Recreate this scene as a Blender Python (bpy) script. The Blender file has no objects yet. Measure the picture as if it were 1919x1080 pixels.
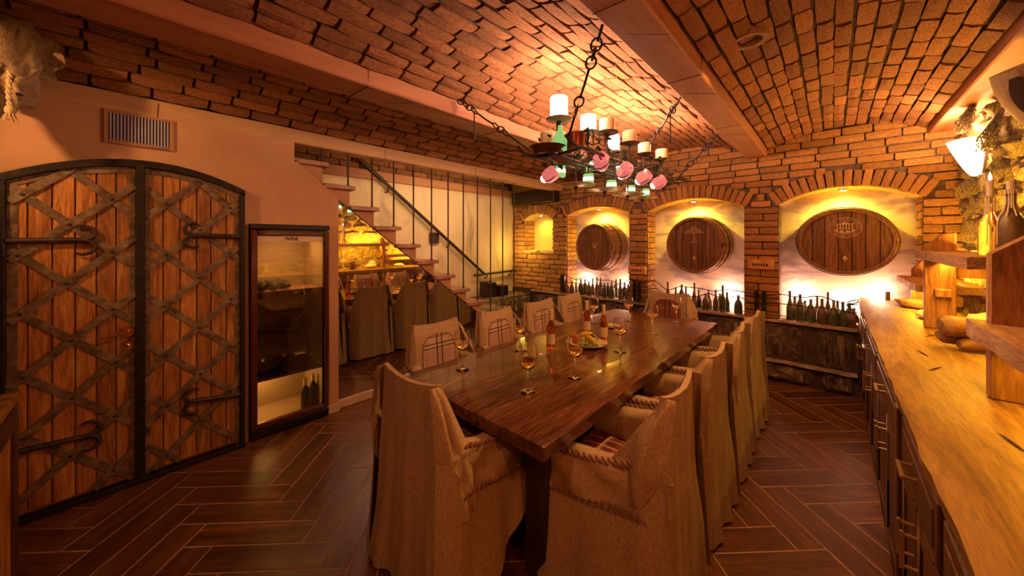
import bpy, bmesh, math, random
from math import sin, cos, pi, sqrt, radians
from mathutils import Vector, Matrix, noise
R = random.Random(7)
scn = bpy.context.scene
LINK = scn.collection.objects.link

# ------------------------------------------------------------------ camera, world, light, exposure
cam = bpy.data.cameras.new('camera'); cam.lens = 653 / 1919 * 36; cam.sensor_width = 36
cam.shift_y = -90 / 1919; cam.clip_start = .05
co = bpy.data.objects.new('camera', cam); LINK(co)
co.location = (0, 0, 1.55); co.rotation_euler = (pi / 2, 0, radians(42.6)); scn.camera = co
w = bpy.data.worlds.new('world'); scn.world = w; w.use_nodes = True
w.node_tree.nodes['Background'].inputs[0].default_value = (1, .45, .2, 1)
w.node_tree.nodes['Background'].inputs[1].default_value = .02
vs = scn.view_settings
vs.view_transform = 'Standard'; vs.look = 'None'; vs.gamma = 1; vs.use_curve_mapping = False
vs.exposure = 0.58
WARM = (1, .46, .17); YEL = (1, .60, .06); ROSE = (1, .50, .28); AMB = (1, .40, .10)
def lamp(name, kind, loc, energy, col, size=.05, aim=None, spot=None, blend=.6):
    l = bpy.data.lights.new(name, kind); l.energy = energy; l.color = col
    if kind == 'AREA': l.size = size
    else: l.shadow_soft_size = size
    if spot: l.spot_size = radians(spot); l.spot_blend = blend or .6
    o = bpy.data.objects.new(name, l); LINK(o); o.location = loc
    if aim is not None:
        o.rotation_euler = (Vector(aim) - Vector(loc)).to_track_quat('-Z', 'Y').to_euler()
    return o
# recessed downlight in the vault, then spots out of view behind the viewpoint
lamp('downlight_and_fill', 'SPOT', (-.33, 2.257, 2.64), 130, (1, .48, .12), .05, (-.33, 2.257, 0), 125)
lamp('downlight_and_fill', 'SPOT', (-.9, -.5, 2.62), 19, WARM, .06, (-1.3, .9, .7), 120)  # added general fill for chair backs, door and wall
lamp('downlight_and_fill', 'SPOT', (-2.45, -1.0, 2.46), 38, (1, .48, .17), .05, (-3.25, .25, 1.85), 68, None)
lamp('downlight_and_fill', 'SPOT', (.05, -.4, 2.55), 14, (1, .22, .03), .06, (.4, .8, .9), 110)  # unseen fill, added to redden the near counter
lamp('sconce_and_fill', 'POINT', (.70, .45, 2.12), 15, (1, .34, .09), .06)     # added unseen light for the right vault, near counter and chair backs
# lit chandelier candles, plus points added over unlit ones to spread the light
for x, y, z, e in ((-1.308, 1.873, 2.48, 20), (-1.313, 2.25, 2.46, 20), (-1.213, 2.73, 2.45, 13), (-1.44, 2.90, 2.48, 18), (-1.264, 3.16, 2.45, 13), (-1.227, 3.486, 2.45, 12)):
    lamp('candle_and_fill', 'POINT', (x, y, z), e, (1, .53, .33), .06)
for x, y, z in ((-1.30, 2.23, 1.985), (-1.30, 2.59, 1.985), (-1.30, 2.95, 1.985), (-1.40, 2.02, 2.025)):
    lamp('cup_light', 'POINT', (x, y, z), 2.0, (.75, 1, .45), .02)
# spots at the top of the four niches
for x, z, e in ((-3.83, 1.96, 10), (-2.68, 2.02, 40), (-1.33, 2.04, 40), (.08, 2.05, 40)):
    lamp('niche_spot', 'SPOT', (x, 4.97, z), e, (1, .66, .05), .02, (x, 5.06, .8), 150, .9)
# candle glow behind the bottles
for x, z, e in ((-3.0, .86, 5), (-2.32, .84, 4), (-1.5, .8, 2.5), (-.95, .88, 5.5), (-.27, .93, 5), (.10, .9, 4), (.38, 1.06, 1.2)):
    lamp('tealight_glow', 'POINT', (x, 5.06, z), e, (1, .50, .33), .03)
# strip lamps under the hutch shelves (they face down and to the wall), sconce, stairwell, fridge
def strip(y0, y1, x, z, e):
    l = lamp('shelf_strip', 'AREA', (x, (y0 + y1) / 2, z), e, (1, .50, .035), .04, (x + .35, (y0 + y1) / 2, z - .5))
    l.data.shape = 'RECTANGLE'; l.data.size = .03; l.data.size_y = y1 - y0
    l.rotation_euler = (0, radians(-28), 0); return l
strip(3.95, 4.78, .52, 1.165, 6); strip(2.55, 3.72, .55, 1.412, 8.5); strip(.75, 2.1, .50, 1.16, 5)
up = strip(3.05, 3.72, .66, 1.482, 14); up.rotation_euler = (0, radians(-152), 0); up = strip(3.95, 4.75, .66, 1.23, 8); up.rotation_euler = (0, radians(-152), 0)
lamp('sconce_and_fill', 'POINT', (.70, 4.15, 2.29), 22, (1, .55, .24), .04)
lamp('stair_lamp', 'POINT', (-4.05, 4.6, 1.4), 5, (1, .66, .10), .08)
l = lamp('stair_lamp', 'AREA', (-3.50, 3.0, 2.34), 11, (1, .60, .28), .06, (-4.4, 3.0, 1.5)); l.data.shape = 'RECTANGLE'; l.data.size = 1.8; l.data.size_y = .06
lamp('fridge_lamp', 'AREA', (-3.50, .9, 1.595), 2.5, (1, .50, .16), .25)
lamp('fridge_lamp', 'POINT', (-3.62, .75, .36), 3, (1, .55, .15), .02)

# ------------------------------------------------------------------ mesh helpers
class MB:
    def __init__(s): s.v = []; s.f = []
    def add(s, vs, fs, M=None):
        n = len(s.v)
        s.v += [(M @ Vector(p)) if M else Vector(p) for p in vs]
        s.f += [tuple(i + n for i in f) for f in fs]
        return s
    def box(s, x0, x1, y0, y1, z0, z1, M=None):
        return s.add([(x, y, z) for x in (x0, x1) for y in (y0, y1) for z in (z0, z1)],
                     [(0, 1, 3, 2), (4, 6, 7, 5), (0, 4, 5, 1), (2, 3, 7, 6), (0, 2, 6, 4), (1, 5, 7, 3)], M)
    def tube(s, pts, r, n=8, close=False, flat=1):
        pts = [Vector(p) for p in pts]; k = len(pts); vs = []; fs = []; prev = None
        for i, p in enumerate(pts):
            a = pts[(i + 1) % k] if (close or i < k - 1) else p
            b = pts[i - 1] if (close or i > 0) else p
            t = (a - b).normalized()
            if prev is None:
                u = t.orthogonal().normalized()
            else:
                u = (prev - t * prev.dot(t)); u = u.normalized() if u.length > 1e-6 else t.orthogonal().normalized()
            prev = u; q = t.cross(u); rr = r[i] if isinstance(r, (list, tuple)) else r
            vs += [p + (u * cos(2 * pi * j / n) + q * sin(2 * pi * j / n) * flat) * rr for j in range(n)]
        for i in range(k if close else k - 1):
            a, b = i * n, ((i + 1) % k) * n
            fs += [(a + j, a + (j + 1) % n, b + (j + 1) % n, b + j) for j in range(n)]
        if not close: fs += [tuple(range(n)), tuple((k - 1) * n + j for j in range(n))]
        return s.add(vs, fs)
    def lathe(s, prof, n=16, M=None, sx=1, sy=1, caps=False):
        vs = []; fs = []
        for r, z in prof: vs += [(r * cos(2 * pi * j / n) * sx, r * sin(2 * pi * j / n) * sy, z) for j in range(n)]
        for i in range(len(prof) - 1):
            a, b = i * n, (i + 1) * n
            fs += [(a + j, a + (j + 1) % n, b + (j + 1) % n, b + j) for j in range(n)]
        if caps: fs += [tuple(range(n)), tuple((len(prof) - 1) * n + j for j in range(n))]
        return s.add(vs, fs, M)
    def prism(s, poly, a, b, axis='x', M=None):
        k = len(poly)
        f = {'x': lambda p, c: (c, p[0], p[1]), 'y': lambda p, c: (p[0], c, p[1]), 'z': lambda p, c: (p[0], p[1], c)}[axis]
        return s.add([f(p, a) for p in poly] + [f(p, b) for p in poly],
                     [tuple(range(k)), tuple(range(k, 2 * k))] + [(i, (i + 1) % k, k + (i + 1) % k, k + i) for i in range(k)], M)
    def grid(s, f, nu, nv, M=None):
        return s.add([f(i / nu, j / nv) for j in range(nv + 1) for i in range(nu + 1)],
                     [(j * (nu + 1) + i, j * (nu + 1) + i + 1, (j + 1) * (nu + 1) + i + 1, (j + 1) * (nu + 1) + i) for j in range(nv) for i in range(nu)], M)
    def slab(s, f, off, nu, nv, M=None):     # a sheet with thickness: off(u,v) is the offset of its second side
        W = nu + 1; N = W * (nv + 1)
        A = [Vector(f(i / nu, j / nv)) for j in range(nv + 1) for i in range(W)]
        B = [a + Vector(off(i / nu, j / nv)) for a, (j, i) in zip(A, [(j, i) for j in range(nv + 1) for i in range(W)])]
        fs = []
        for j in range(nv):
            for i in range(nu):
                q = (j * W + i, j * W + i + 1, (j + 1) * W + i + 1, (j + 1) * W + i)
                fs += [q, tuple(N + k for k in reversed(q))]
        rim = [i for i in range(W)] + [j * W + nu for j in range(1, nv + 1)] + [nv * W + i for i in range(nu - 1, -1, -1)] + [j * W for j in range(nv - 1, 0, -1)]
        for a, b in zip(rim, rim[1:] + rim[:1]): fs.append((b, a, N + a, N + b))
        return s.add(A + B, fs, M)
    def ball(s, c, r, n=10, m=6, sc=(1, 1, 1)):
        prof = [(max(1e-4, r * sin(pi * i / m)), -r * cos(pi * i / m)) for i in range(m + 1)]
        return s.lathe(prof, n, Matrix.Translation(c) @ Matrix.Diagonal((*sc, 1)))
    def mesh(s, name, mat=None, bev=0, smooth=35, merge=True):
        me = bpy.data.meshes.new(name); me.from_pydata([tuple(v) for v in s.v], [], s.f)
        bm = bmesh.new(); bm.from_mesh(me)
        if merge: bmesh.ops.remove_doubles(bm, verts=bm.verts, dist=1e-5)
        bmesh.ops.recalc_face_normals(bm, faces=bm.faces)
        if bev: bmesh.ops.bevel(bm, geom=[e for e in bm.edges if len(e.link_faces) == 2 and e.calc_face_angle() > .6], offset=bev, segments=1, affect='EDGES', clamp_overlap=True)
        bm.to_mesh(me); bm.free()
        if smooth:
            for p in me.polygons: p.use_smooth = True
            me.set_sharp_from_angle(angle=radians(smooth))
        if mat: me.materials.append(mat)
        return me
    def build(s, name, mat, parent=None, bev=0, smooth=35, loc=(0, 0, 0), rz=0):
        return new(name, s.mesh(name, mat, bev, smooth), parent, loc, rz)
def new(name, data, parent=None, loc=(0, 0, 0), rz=0):
    o = bpy.data.objects.new(name, data); LINK(o); o.location = loc
    if rz: o.rotation_euler = (0, 0, rz)
    if parent: o.parent = parent
    return o
def inst(name, me, M, parent):
    o = bpy.data.objects.new(name, me); LINK(o); o.parent = parent; o.matrix_basis = M; return o
def thing(name, label, cat, loc=(0, 0, 0), rz=0, group=None):
    return tag(new(name, None, None, loc, rz), label, cat, group)
def tag(o, label, cat, group=None):
    o['label'] = label; o['category'] = cat
    if group: o['group'] = group
    return o
def struct(o): o['kind'] = 'structure'; return o
def clone(o, parent=None):
    c = o.copy(); LINK(c); c.parent = parent
    for ch in list(o.children): clone(ch, c)
    return c
def copy_of(root, loc, rz, label):
    c = clone(root); c.location = loc; c.rotation_euler = (0, 0, rz); c['label'] = label; return c
def frame(x, y, z, t=(0, 0, 0)):
    return Matrix(((x[0], y[0], z[0], t[0]), (x[1], y[1], z[1], t[1]), (x[2], y[2], z[2], t[2]), (0, 0, 0, 1)))
def nz(p, s=1): return noise.noise(Vector(p) * s)

# ------------------------------------------------------------------ materials
def nodes(name):
    m = bpy.data.materials.new(name); m.use_nodes = True
    nt = m.node_tree; return m, nt, nt.nodes['Principled BSDF']
def N(nt, kind, **kw):
    n = nt.nodes.new(kind)
    for k, v in kw.items():
        if k.startswith('i_'): n.inputs[int(k[2:])].default_value = v
        else: setattr(n, k, v)
    return n
def ramp(nt, fac, stops):
    r = N(nt, 'ShaderNodeValToRGB'); e = r.color_ramp.elements
    while len(e) < len(stops): e.new(.5)
    for el, (p, c) in zip(e, stops): el.position = p; el.color = (*c, 1)
    nt.links.new(fac, r.inputs[0]); return r.outputs[0]
def coords(nt, scale=(1, 1, 1), rnd=True):
    tc = N(nt, 'ShaderNodeTexCoord'); v = tc.outputs['Object']
    if rnd:
        oi = N(nt, 'ShaderNodeObjectInfo'); mu = N(nt, 'ShaderNodeMath', operation='MULTIPLY', i_1=37.0)
        nt.links.new(oi.outputs['Random'], mu.inputs[0])
        ad = N(nt, 'ShaderNodeVectorMath', operation='ADD'); nt.links.new(v, ad.inputs[0]); nt.links.new(mu.outputs[0], ad.inputs[1]); v = ad.outputs[0]
    mp = N(nt, 'ShaderNodeMapping'); mp.inputs['Scale'].default_value = scale
    nt.links.new(v, mp.inputs[0]); return mp.outputs[0]
def ntex(nt, vec, scale, detail=4, dist=0, rough=.55):
    n = N(nt, 'ShaderNodeTexNoise'); nt.links.new(vec, n.inputs['Vector'])
    n.inputs['Scale'].default_value = scale; n.inputs['Detail'].default_value = detail
    n.inputs['Distortion'].default_value = dist; n.inputs['Roughness'].default_value = rough
    return n.outputs['Fac']
def bump(nt, b, fac, strength, dist=.01):
    n = N(nt, 'ShaderNodeBump'); n.inputs['Strength'].default_value = strength; n.inputs['Distance'].default_value = dist
    nt.links.new(fac, n.inputs['Height']); nt.links.new(n.outputs[0], b.inputs['Normal'])
def vary(nt, col, amt):          # per-object brightness
    oi = N(nt, 'ShaderNodeObjectInfo'); mr = N(nt, 'ShaderNodeMapRange')
    mr.inputs['To Min'].default_value = 1 - amt; mr.inputs['To Max'].default_value = 1 + amt
    nt.links.new(oi.outputs['Random'], mr.inputs[0])
    h = N(nt, 'ShaderNodeHueSaturation'); nt.links.new(mr.outputs[0], h.inputs['Value']); nt.links.new(col, h.inputs['Color'])
    return h.outputs[0]
def mottled(name, stops, scale=6, rough=.7, b=.3, bs=30, stretch=(1, 1, 1), dist=0, var=0, detail=5, metal=0, coat=0, bd=.01, spec=None, grain=0):
    m, nt, p = nodes(name); v = coords(nt, stretch)
    c = ramp(nt, ntex(nt, v, scale, detail, dist), stops)
    if grain:
        q = ramp(nt, ntex(nt, v, scale * 9, 5, .6, .7), [(.38, (1 - grain,) * 3), (.60, (1 + grain * .35,) * 3)])
        x = N(nt, 'ShaderNodeMix', data_type='RGBA', blend_type='MULTIPLY'); x.inputs[0].default_value = 1
        nt.links.new(c, x.inputs[6]); nt.links.new(q, x.inputs[7]); c = x.outputs[2]
    if var: c = vary(nt, c, var)
    nt.links.new(c, p.inputs['Base Color']); p.inputs['Roughness'].default_value = rough
    p.inputs['Metallic'].default_value = metal; p.inputs['Coat Weight'].default_value = coat
    if spec is not None: p.inputs['Specular IOR Level'].default_value = spec
    if b: bump(nt, p, ntex(nt, v, bs, 4), b, bd)
    return m
def wood(name, dark, mid, light, axis='y', rough=.55, scale=4, var=.15, b=.25, coat=0):
    st = {'x': (.15, 1.6, 1.6), 'y': (1.6, .15, 1.6), 'z': (1.6, 1.6, .15)}[axis]
    return mottled(name, [(.28, dark), (.5, mid), (.72, light)], scale * 2.5, rough, b, scale * 12, st, 2.2, var, 6, 0, coat, .006, grain=.32)
def plain(name, c, rough=.5, metal=0, coat=0):
    m, nt, p = nodes(name); p.inputs['Base Color'].default_value = (*c, 1)
    p.inputs['Roughness'].default_value = rough; p.inputs['Metallic'].default_value = metal; p.inputs['Coat Weight'].default_value = coat
    return m
def glass(name, c, ior=1.45, rough=.02):
    m, nt, p = nodes(name); p.inputs['Base Color'].default_value = (*c, 1); p.inputs['Transmission Weight'].default_value = 1
    p.inputs['IOR'].default_value = ior; p.inputs['Roughness'].default_value = rough; return m
def glow(name, c, e, strength, base=None):
    m, nt, p = nodes(name); p.inputs['Base Color'].default_value = (*(base or c), 1); p.inputs['Roughness'].default_value = .6
    p.inputs['Emission Color'].default_value = (*e, 1); p.inputs['Emission Strength'].default_value = strength; return m
BR = mottled('brick_clay', [(.25, (.22, .07, .03)), (.48, (.52, .205, .08)), (.75, (.70, .38, .18))], 11, .88, .9, 42, (1, 1, 1), .5, .30, 7, bd=.016)
BRW = mottled('brick_wall_clay', [(.25, (.33, .11, .035)), (.48, (.58, .27, .085)), (.75, (.72, .44, .17))], 9, .88, .8, 40, (1, 1, 1), .5, .28, 7, bd=.014)
MORT = mottled('dark_mortar', [(.3, (.035, .018, .013)), (.7, (.10, .055, .04))], 12, .95, .5, 60)
WMORT = mottled('wall_mortar', [(.3, (.10, .06, .045)), (.7, (.24, .155, .12))], 12, .95, .5, 60)
PLAST = mottled('tan_plaster', [(.3, (.50, .27, .14)), (.7, (.62, .36, .20))], 2.2, .85, .12, 30)
CREAM = mottled('cream_mural_plaster', [(.30, (.34, .28, .19)), (.44, (.62, .50, .32)), (.75, (.76, .63, .41))], 1.6, .85, .25, 14, (1, 1.1, .5), 1.6)
SKY = mottled('cloud_mural', [(.30, (.34, .28, .33)), (.42, (.52, .44, .46)), (.52, (.80, .70, .58)), (.75, (.86, .78, .56))], 2.6, .8, .2, 16, (.7, 1, 1.5), 1.1)
NICHEY = mottled('ochre_plaster', [(.3, (.66, .50, .22)), (.7, (.80, .64, .32))], 3, .85, .3, 20)
BEAM = mottled('faux_timber_beam', [(.25, (.30, .11, .055)), (.5, (.44, .19, .10)), (.8, (.58, .30, .17))], 5, .6, .12, 30, (1.2, .15, 1.2), .8)
BEAMT = mottled('lit_timber_cladding', [(.25, (.42, .22, .10)), (.5, (.56, .33, .16)), (.8, (.66, .43, .24))], 5, .6, .12, 30, (1.2, .15, 1.2), .8)  # beam timber again, paler: the strip's lit look is in its colour
STONE = mottled('rough_rubble_stone', [(.32, (.12, .07, .035)), (.44, (.42, .28, .12)), (.60, (.70, .51, .25))], 9, .92, 1, 24, (1, 1, 1), .8, .25, 7, bd=.05)
RUBMORT = mottled('rubble_mortar', [(.36, (.16, .09, .04)), (.46, (.46, .32, .14)), (.66, (.70, .52, .26))], 7, .95, 1, 26, bd=.05, dist=.6)
PLINTH = mottled('damp_plinth_stone', [(.3, (.035, .018, .012)), (.50, (.11, .06, .038)), (.60, (.24, .16, .11)), (.74, (.46, .36, .26))], 5, .7, .9, 12, (1.8, 1, .35), .8, .2, bd=.03)
CAPST = mottled('limewashed_ledge', [(.3, (.22, .15, .10)), (.6, (.45, .33, .24)), (.8, (.6, .48, .36))], 10, .85, .6, 40)
TILE = mottled('wood_look_tile', [(.25, (.06, .017, .006)), (.5, (.13, .044, .014)), (.75, (.22, .092, .033))], 7, .36, .28, 40, (.14, 1.5, 1), 1.0, .22, 6, bd=.004, grain=.45)
GROUT = mottled('pale_grout', [(.3, (.40, .24, .15)), (.7, (.52, .34, .23))], 30, .9, .2, 80)
DOORW = wood('door_oak', (.20, .05, .012), (.46, .18, .04), (.64, .32, .085), 'z', .5, 4, .25, .2)
IRON = mottled('forged_iron', [(.3, (.035, .018, .012)), (.7, (.10, .058, .038))], 14, .55, .4, 60, metal=.35, var=.1)
DIRON = mottled('blackened_iron', [(.3, (.010, .006, .005)), (.7, (.03, .018, .014))], 14, .5, .3, 60, metal=.3)
STRAP = mottled('rusted_strap_iron', [(.3, (.08, .045, .025)), (.5, (.19, .12, .066)), (.72, (.32, .225, .14))], 16, .6, .4, 50, metal=.25)
BRASS = plain('copper_brass', (.72, .38, .2), .25, 1)
LINEN = mottled('oatmeal_linen', [(.32, (.36, .245, .155)), (.5, (.45, .32, .21)), (.70, (.53, .39, .27))], 120, .95, .6, 260, (1, 1, .6), .2, .05, 4, bd=.003, spec=.12)
ROPE = mottled('braided_cord', [(.3, (.17, .085, .06)), (.7, (.34, .19, .13))], 40, .95, .4, 150, spec=.1)
TABLEW = mottled('table_walnut', [(.25, (.04, .012, .006)), (.46, (.11, .035, .016)), (.62, (.18, .068, .034)), (.73, (.36, .21, .135))], 5, .16, .35, 30, (2.2, .22, 2), 2.2, 0, 6, coat=.3, bd=.006, grain=.40)
DARKW = wood('dark_stained_wood', (.016, .006, .004), (.035, .014, .009), (.065, .028, .017), 'z', .45, 4, .1, .2)
CABW = wood('cabinet_walnut', (.05, .018, .010), (.11, .042, .022), (.18, .08, .042), 'z', .42, 4, .12, .2)
TOPW = mottled('countertop_oak', [(.25, (.12, .046, .007)), (.46, (.27, .132, .018)), (.62, (.34, .185, .030)), (.8, (.42, .27, .075))], 5, .5, .6, 30, (2.2, .2, 2), 2.0, 0, 6, bd=.006, grain=.32)
SHELFW = mottled('hutch_oak', [(.25, (.24, .10, .035)), (.5, (.40, .20, .08)), (.78, (.55, .33, .17))], 6, .6, .5, 34, (2, .22, 2), 1.3, .1, 6, bd=.006, grain=.45)
POSTW = wood('hutch_post_oak', (.16, .055, .016), (.34, .14, .045), (.46, .23, .09), 'z', .55, 4, .12, .3)
BARRW = wood('barrel_oak', (.10, .038, .012), (.22, .095, .032), (.33, .165, .065), 'z', .55, 5, .2, .25)
STAVEW = wood('barrel_stave', (.20, .09, .04), (.36, .18, .085), (.46, .26, .13), 'y', .55, 5, .12, .2)
EMB = plain('branded_emblem', (.66, .45, .27), .7)
TREAD = mottled('tread_wood', [(.3, (.26, .12, .075)), (.7, (.48, .27, .18))], 6, .5, .2, 30, (.2, 1.5, 1.5), .8, .1)
RISER = mottled('stair_side_plaster', [(.3, (.40, .18, .085)), (.7, (.55, .30, .16))], 3, .8, .15, 30)
WHITEP = mottled('pale_skirting', [(.3, (.50, .36, .26)), (.7, (.60, .45, .33))], 6, .6, .1, 30)
MIRR = plain('mirror_silver', (.80, .76, .70), .015, 1)
FRIDGEF = plain('fridge_mahogany', (.09, .018, .010), .25, 0, .5)
FRIDGEI = plain('fridge_lining', (.34, .24, .13), .6)
BLACK = plain('black_plastic', (.008, .006, .005), .4)
PANE = glass('coated_pane', (.92, .88, .80), 2.3, .0)
CLEAR = glass('clear_glass', (1, .98, .94))
GREEN = glass('green_bottle_glass', (.10, .30, .10)); DGREEN = plain('dusty_dark_bottle', (.022, .030, .014), .3, 0, .3)
DUSTG = mottled('dusty_green_bottle', [(.3, (.03, .055, .02)), (.52, (.08, .09, .045)), (.72, (.28, .22, .15))], 14, .35, .1, 40, (1, 1, .4), var=.3)
DUSTB = mottled('dusty_brown_bottle', [(.3, (.07, .034, .018)), (.52, (.16, .09, .05)), (.72, (.34, .24, .16))], 14, .4, .1, 40, (1, 1, .4), var=.3)
WINE = glass('white_wine', (1, .76, .34), 1.33); ROSEW = glass('rose_wine_bottle', (.85, .26, .08), 1.4)
PAPER = plain('cream_label', (.66, .52, .36), .7)
SKIN = mottled('straw_capsule', [(.3, (.62, .45, .30)), (.7, (.72, .55, .38))], 20, .5, 0)
CANDLIT = glow('lit_candle_wax', (.95, .85, .7), (1, .82, .58), 9)
CANDOFF = plain('candle_wax', (.74, .54, .34), .6)
CANDW = plain('white_candle_wax', (.78, .66, .52), .6)
FLAME = glow('flame', (1, .8, .4), (1, .78, .42), 30)
TEAL = glow('tealight_glass', (1, .9, .7), (1, .80, .50), 14)
SHADE = glow('frosted_shade', (.95, .85, .68), (1, .70, .38), 2.0)
SPOTG = glow('spot_lens', (1, .9, .5), (1, .85, .35), 25)
PINKG = glow('pink_cut_glass', (.88, .36, .36), (1, .26, .26), .30); PINKG.node_tree.nodes['Principled BSDF'].inputs['Roughness'].default_value = .12; PINKB = glow('pink_bulb', (1, .7, .65), (1, .55, .50), 4)
GRNG = glow('green_lit_glass', (.25, .60, .28), (.32, .9, .30), .35); GRNB = glow('green_bulb', (.9, 1, .8), (.8, 1, .65), 5)
DISCG = plain('pale_glass_disc', (.74, .80, .48), .2); DISCG.node_tree.nodes['Principled BSDF'].inputs['Transmission Weight'].default_value = .25
COPP = plain('aged_copper', (.30, .085, .035), .35, .7)
PLATEM = plain('candle_plate_iron', (.16, .06, .04), .4, .6)
VINE = mottled('dried_vine_leaf', [(.3, (.025, .03, .015)), (.7, (.10, .07, .04))], 20, .8, 0)
BURLAP = mottled('burlap', [(.3, (.22, .14, .07)), (.7, (.42, .29, .16))], 40, .95, .7, 160, bd=.004)
JUTE = mottled('jute_rope', [(.3, (.46, .32, .16)), (.7, (.70, .54, .32))], 50, .95, .5, 160)
PALEW = wood('pale_pail_wood', (.30, .17, .07), (.44, .28, .13), (.52, .36, .19), 'z', .6, 4, .1, .15)
DRIFT = mottled('driftwood', [(.3, (.10, .04, .016)), (.52, (.27, .13, .055)), (.75, (.44, .27, .14))], 5, .8, .6, 26, (1.5, .3, 1.5), 1, .2, bd=.01)
PALED = mottled('pale_driftwood', [(.3, (.50, .36, .2)), (.7, (.72, .56, .36))], 6, .8, .5, 26, var=.1)
HERB = mottled('dried_herbs', [(.3, (.12, .09, .06)), (.7, (.40, .32, .24))], 30, .9, 0)
GRILLE = plain('grille_frame_tan', (.46, .24, .11), .6); SLAT = plain('grille_slat_grey', (.46, .42, .62), .4)
STEEL = plain('brushed_handle', (.62, .47, .32), .3, 1)
HAIR = plain('dark_seam', (.05, .025, .018), .9)
def plaid(name, base, line, tint, us, vs_, uw=.004):
    m, nt, p = nodes(name); tc = N(nt, 'ShaderNodeTexCoord'); sp = N(nt, 'ShaderNodeSeparateXYZ'); nt.links.new(tc.outputs['Object'], sp.inputs[0])
    def mask(sock, items):
        out = None
        for c, wd in items:
            k = N(nt, 'ShaderNodeMath', operation='COMPARE', i_1=c, i_2=wd); nt.links.new(sock, k.inputs[0])
            if out is None: out = k.outputs[0]
            else:
                mx = N(nt, 'ShaderNodeMath', operation='MAXIMUM'); nt.links.new(out, mx.inputs[0]); nt.links.new(k.outputs[0], mx.inputs[1]); out = mx.outputs[0]
        return out
    def mix(fac, a, b, amt=1):
        x = N(nt, 'ShaderNodeMix', data_type='RGBA'); f = N(nt, 'ShaderNodeMath', operation='MULTIPLY', i_1=amt)
        nt.links.new(fac, f.inputs[0]); nt.links.new(f.outputs[0], x.inputs[0])
        for s_, v in ((6, a), (7, b)):
            if isinstance(v, tuple): x.inputs[s_].default_value = (*v, 1)
            else: nt.links.new(v, x.inputs[s_])
        return x.outputs[2]
    v = coords(nt, (1, 1, 1), False)
    bc = ramp(nt, ntex(nt, v, 60, 3), [(.3, tuple(c * .75 for c in base)), (.7, base)])
    vsock = sp.outputs['Z' if us[0] == 'xz' else 'Y']
    c = mix(mask(sp.outputs['X'], us[2]), bc, tint, .45); c = mix(mask(vsock, vs_[1]), c, tint, .45)
    c = mix(mask(sp.outputs['X'], us[1]), c, line, .95); c = mix(mask(vsock, vs_[0]), c, line, .85)
    nt.links.new(c, p.inputs['Base Color']); p.inputs['Roughness'].default_value = .95; p.inputs['Specular IOR Level'].default_value = .1
    bump(nt, p, ntex(nt, v, 200, 2), .3, .002)
    return m
PLB = plaid('plaid_back', (.64, .45, .36), (.035, .012, .018), (.40, .20, .20), ('xz', [(-.028, .005), (.018, .005)], [(-.10, .003), (.09, .003), (.12, .012)]),
            ([(.762, .0042), (.790, .0042), (.842, .003)], [(.70, .05)]))
PLBR = plaid('plaid_back_red', (.34, .13, .10), (.04, .015, .02), (.28, .06, .06), ('xz', [(-.028, .005), (.024, .005)], [(-.12, .02), (.12, .02)]),
             ([(.81, .004), (.835, .004)], [(.68, .06)]))
PLS = plaid('plaid_seat', (.34, .10, .08), (.62, .42, .34), (.10, .02, .03), ('xy', [(-.12, .006), (-.06, .004), (.05, .006), (.12, .004), (0, .003)], [(-.09, .02), (.085, .02)]),
            ([(-.1, .006), (0, .004), (.1, .006)], [(-.05, .02), (.06, .02)]))

# ------------------------------------------------------------------ shared pieces: bricks and stones (unit size, front at y=-1)
def brick_mesh(mat, k):
    r = random.Random(k); mb = MB(); xs = (-.5, -.18, .2, .5); zs = (-.5, 0, .5)
    def P(i, j):
        e = (i in (0, 3)) or (j in (0, 2)); c = (i in (0, 3)) and (j in (0, 2))
        return (xs[i] * (.985 if c else 1) + r.uniform(-.012, .012), (-.74 if c else -.86 if e else -1) + r.uniform(-.13, .13), zs[j] * (.92 if c else 1) + r.uniform(-.035, .035))
    g = [[P(i, j) for i in range(4)] for j in range(3)]
    mb.add([p for row in g for p in row], [(j * 4 + i, j * 4 + i + 1, j * 4 + i + 5, j * 4 + i + 4) for j in range(2) for i in range(3)])
    rim = [0, 1, 2, 3, 7, 11, 10, 9, 8, 4]; pts = [mb.v[i] for i in rim]
    mb.add(pts + [Vector((p.x, .1, p.z)) for p in pts], [(i, (i + 1) % 10, 10 + (i + 1) % 10, 10 + i) for i in range(10)])
    return mb.mesh('brick', mat, smooth=28)
def stone_mesh(mat, k, n=5):
    def f(u, v):
        a, b = 2 * u - 1, 2 * v - 1
        q = (1 - abs(a) ** 4) * (1 - abs(b) ** 4); d = 1 - .16 * (abs(a * b)) ** 2
        h = q ** .4 * (.75 + .5 * nz((a * 1.3 + k * 7, b * 1.3, k))) if q > 0 else 0
        return (a / 2 * d + .04 * nz((a * 2, b * 2, k * 3.1)), .1 - h * 1.1, b / 2 * d + .04 * nz((a * 2, b * 2 + 9, k * 3.1)))
    return MB().grid(f, n, n).mesh('stone', mat, smooth=60)
BV = [brick_mesh(BR, i) for i in range(6)]
BW = [brick_mesh(BRW, 20 + i) for i in range(6)]
SV = [stone_mesh(STONE, i, 6) for i in range(6)]
PV = [stone_mesh(PLINTH, 10 + i, 7) for i in range(4)]

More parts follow.
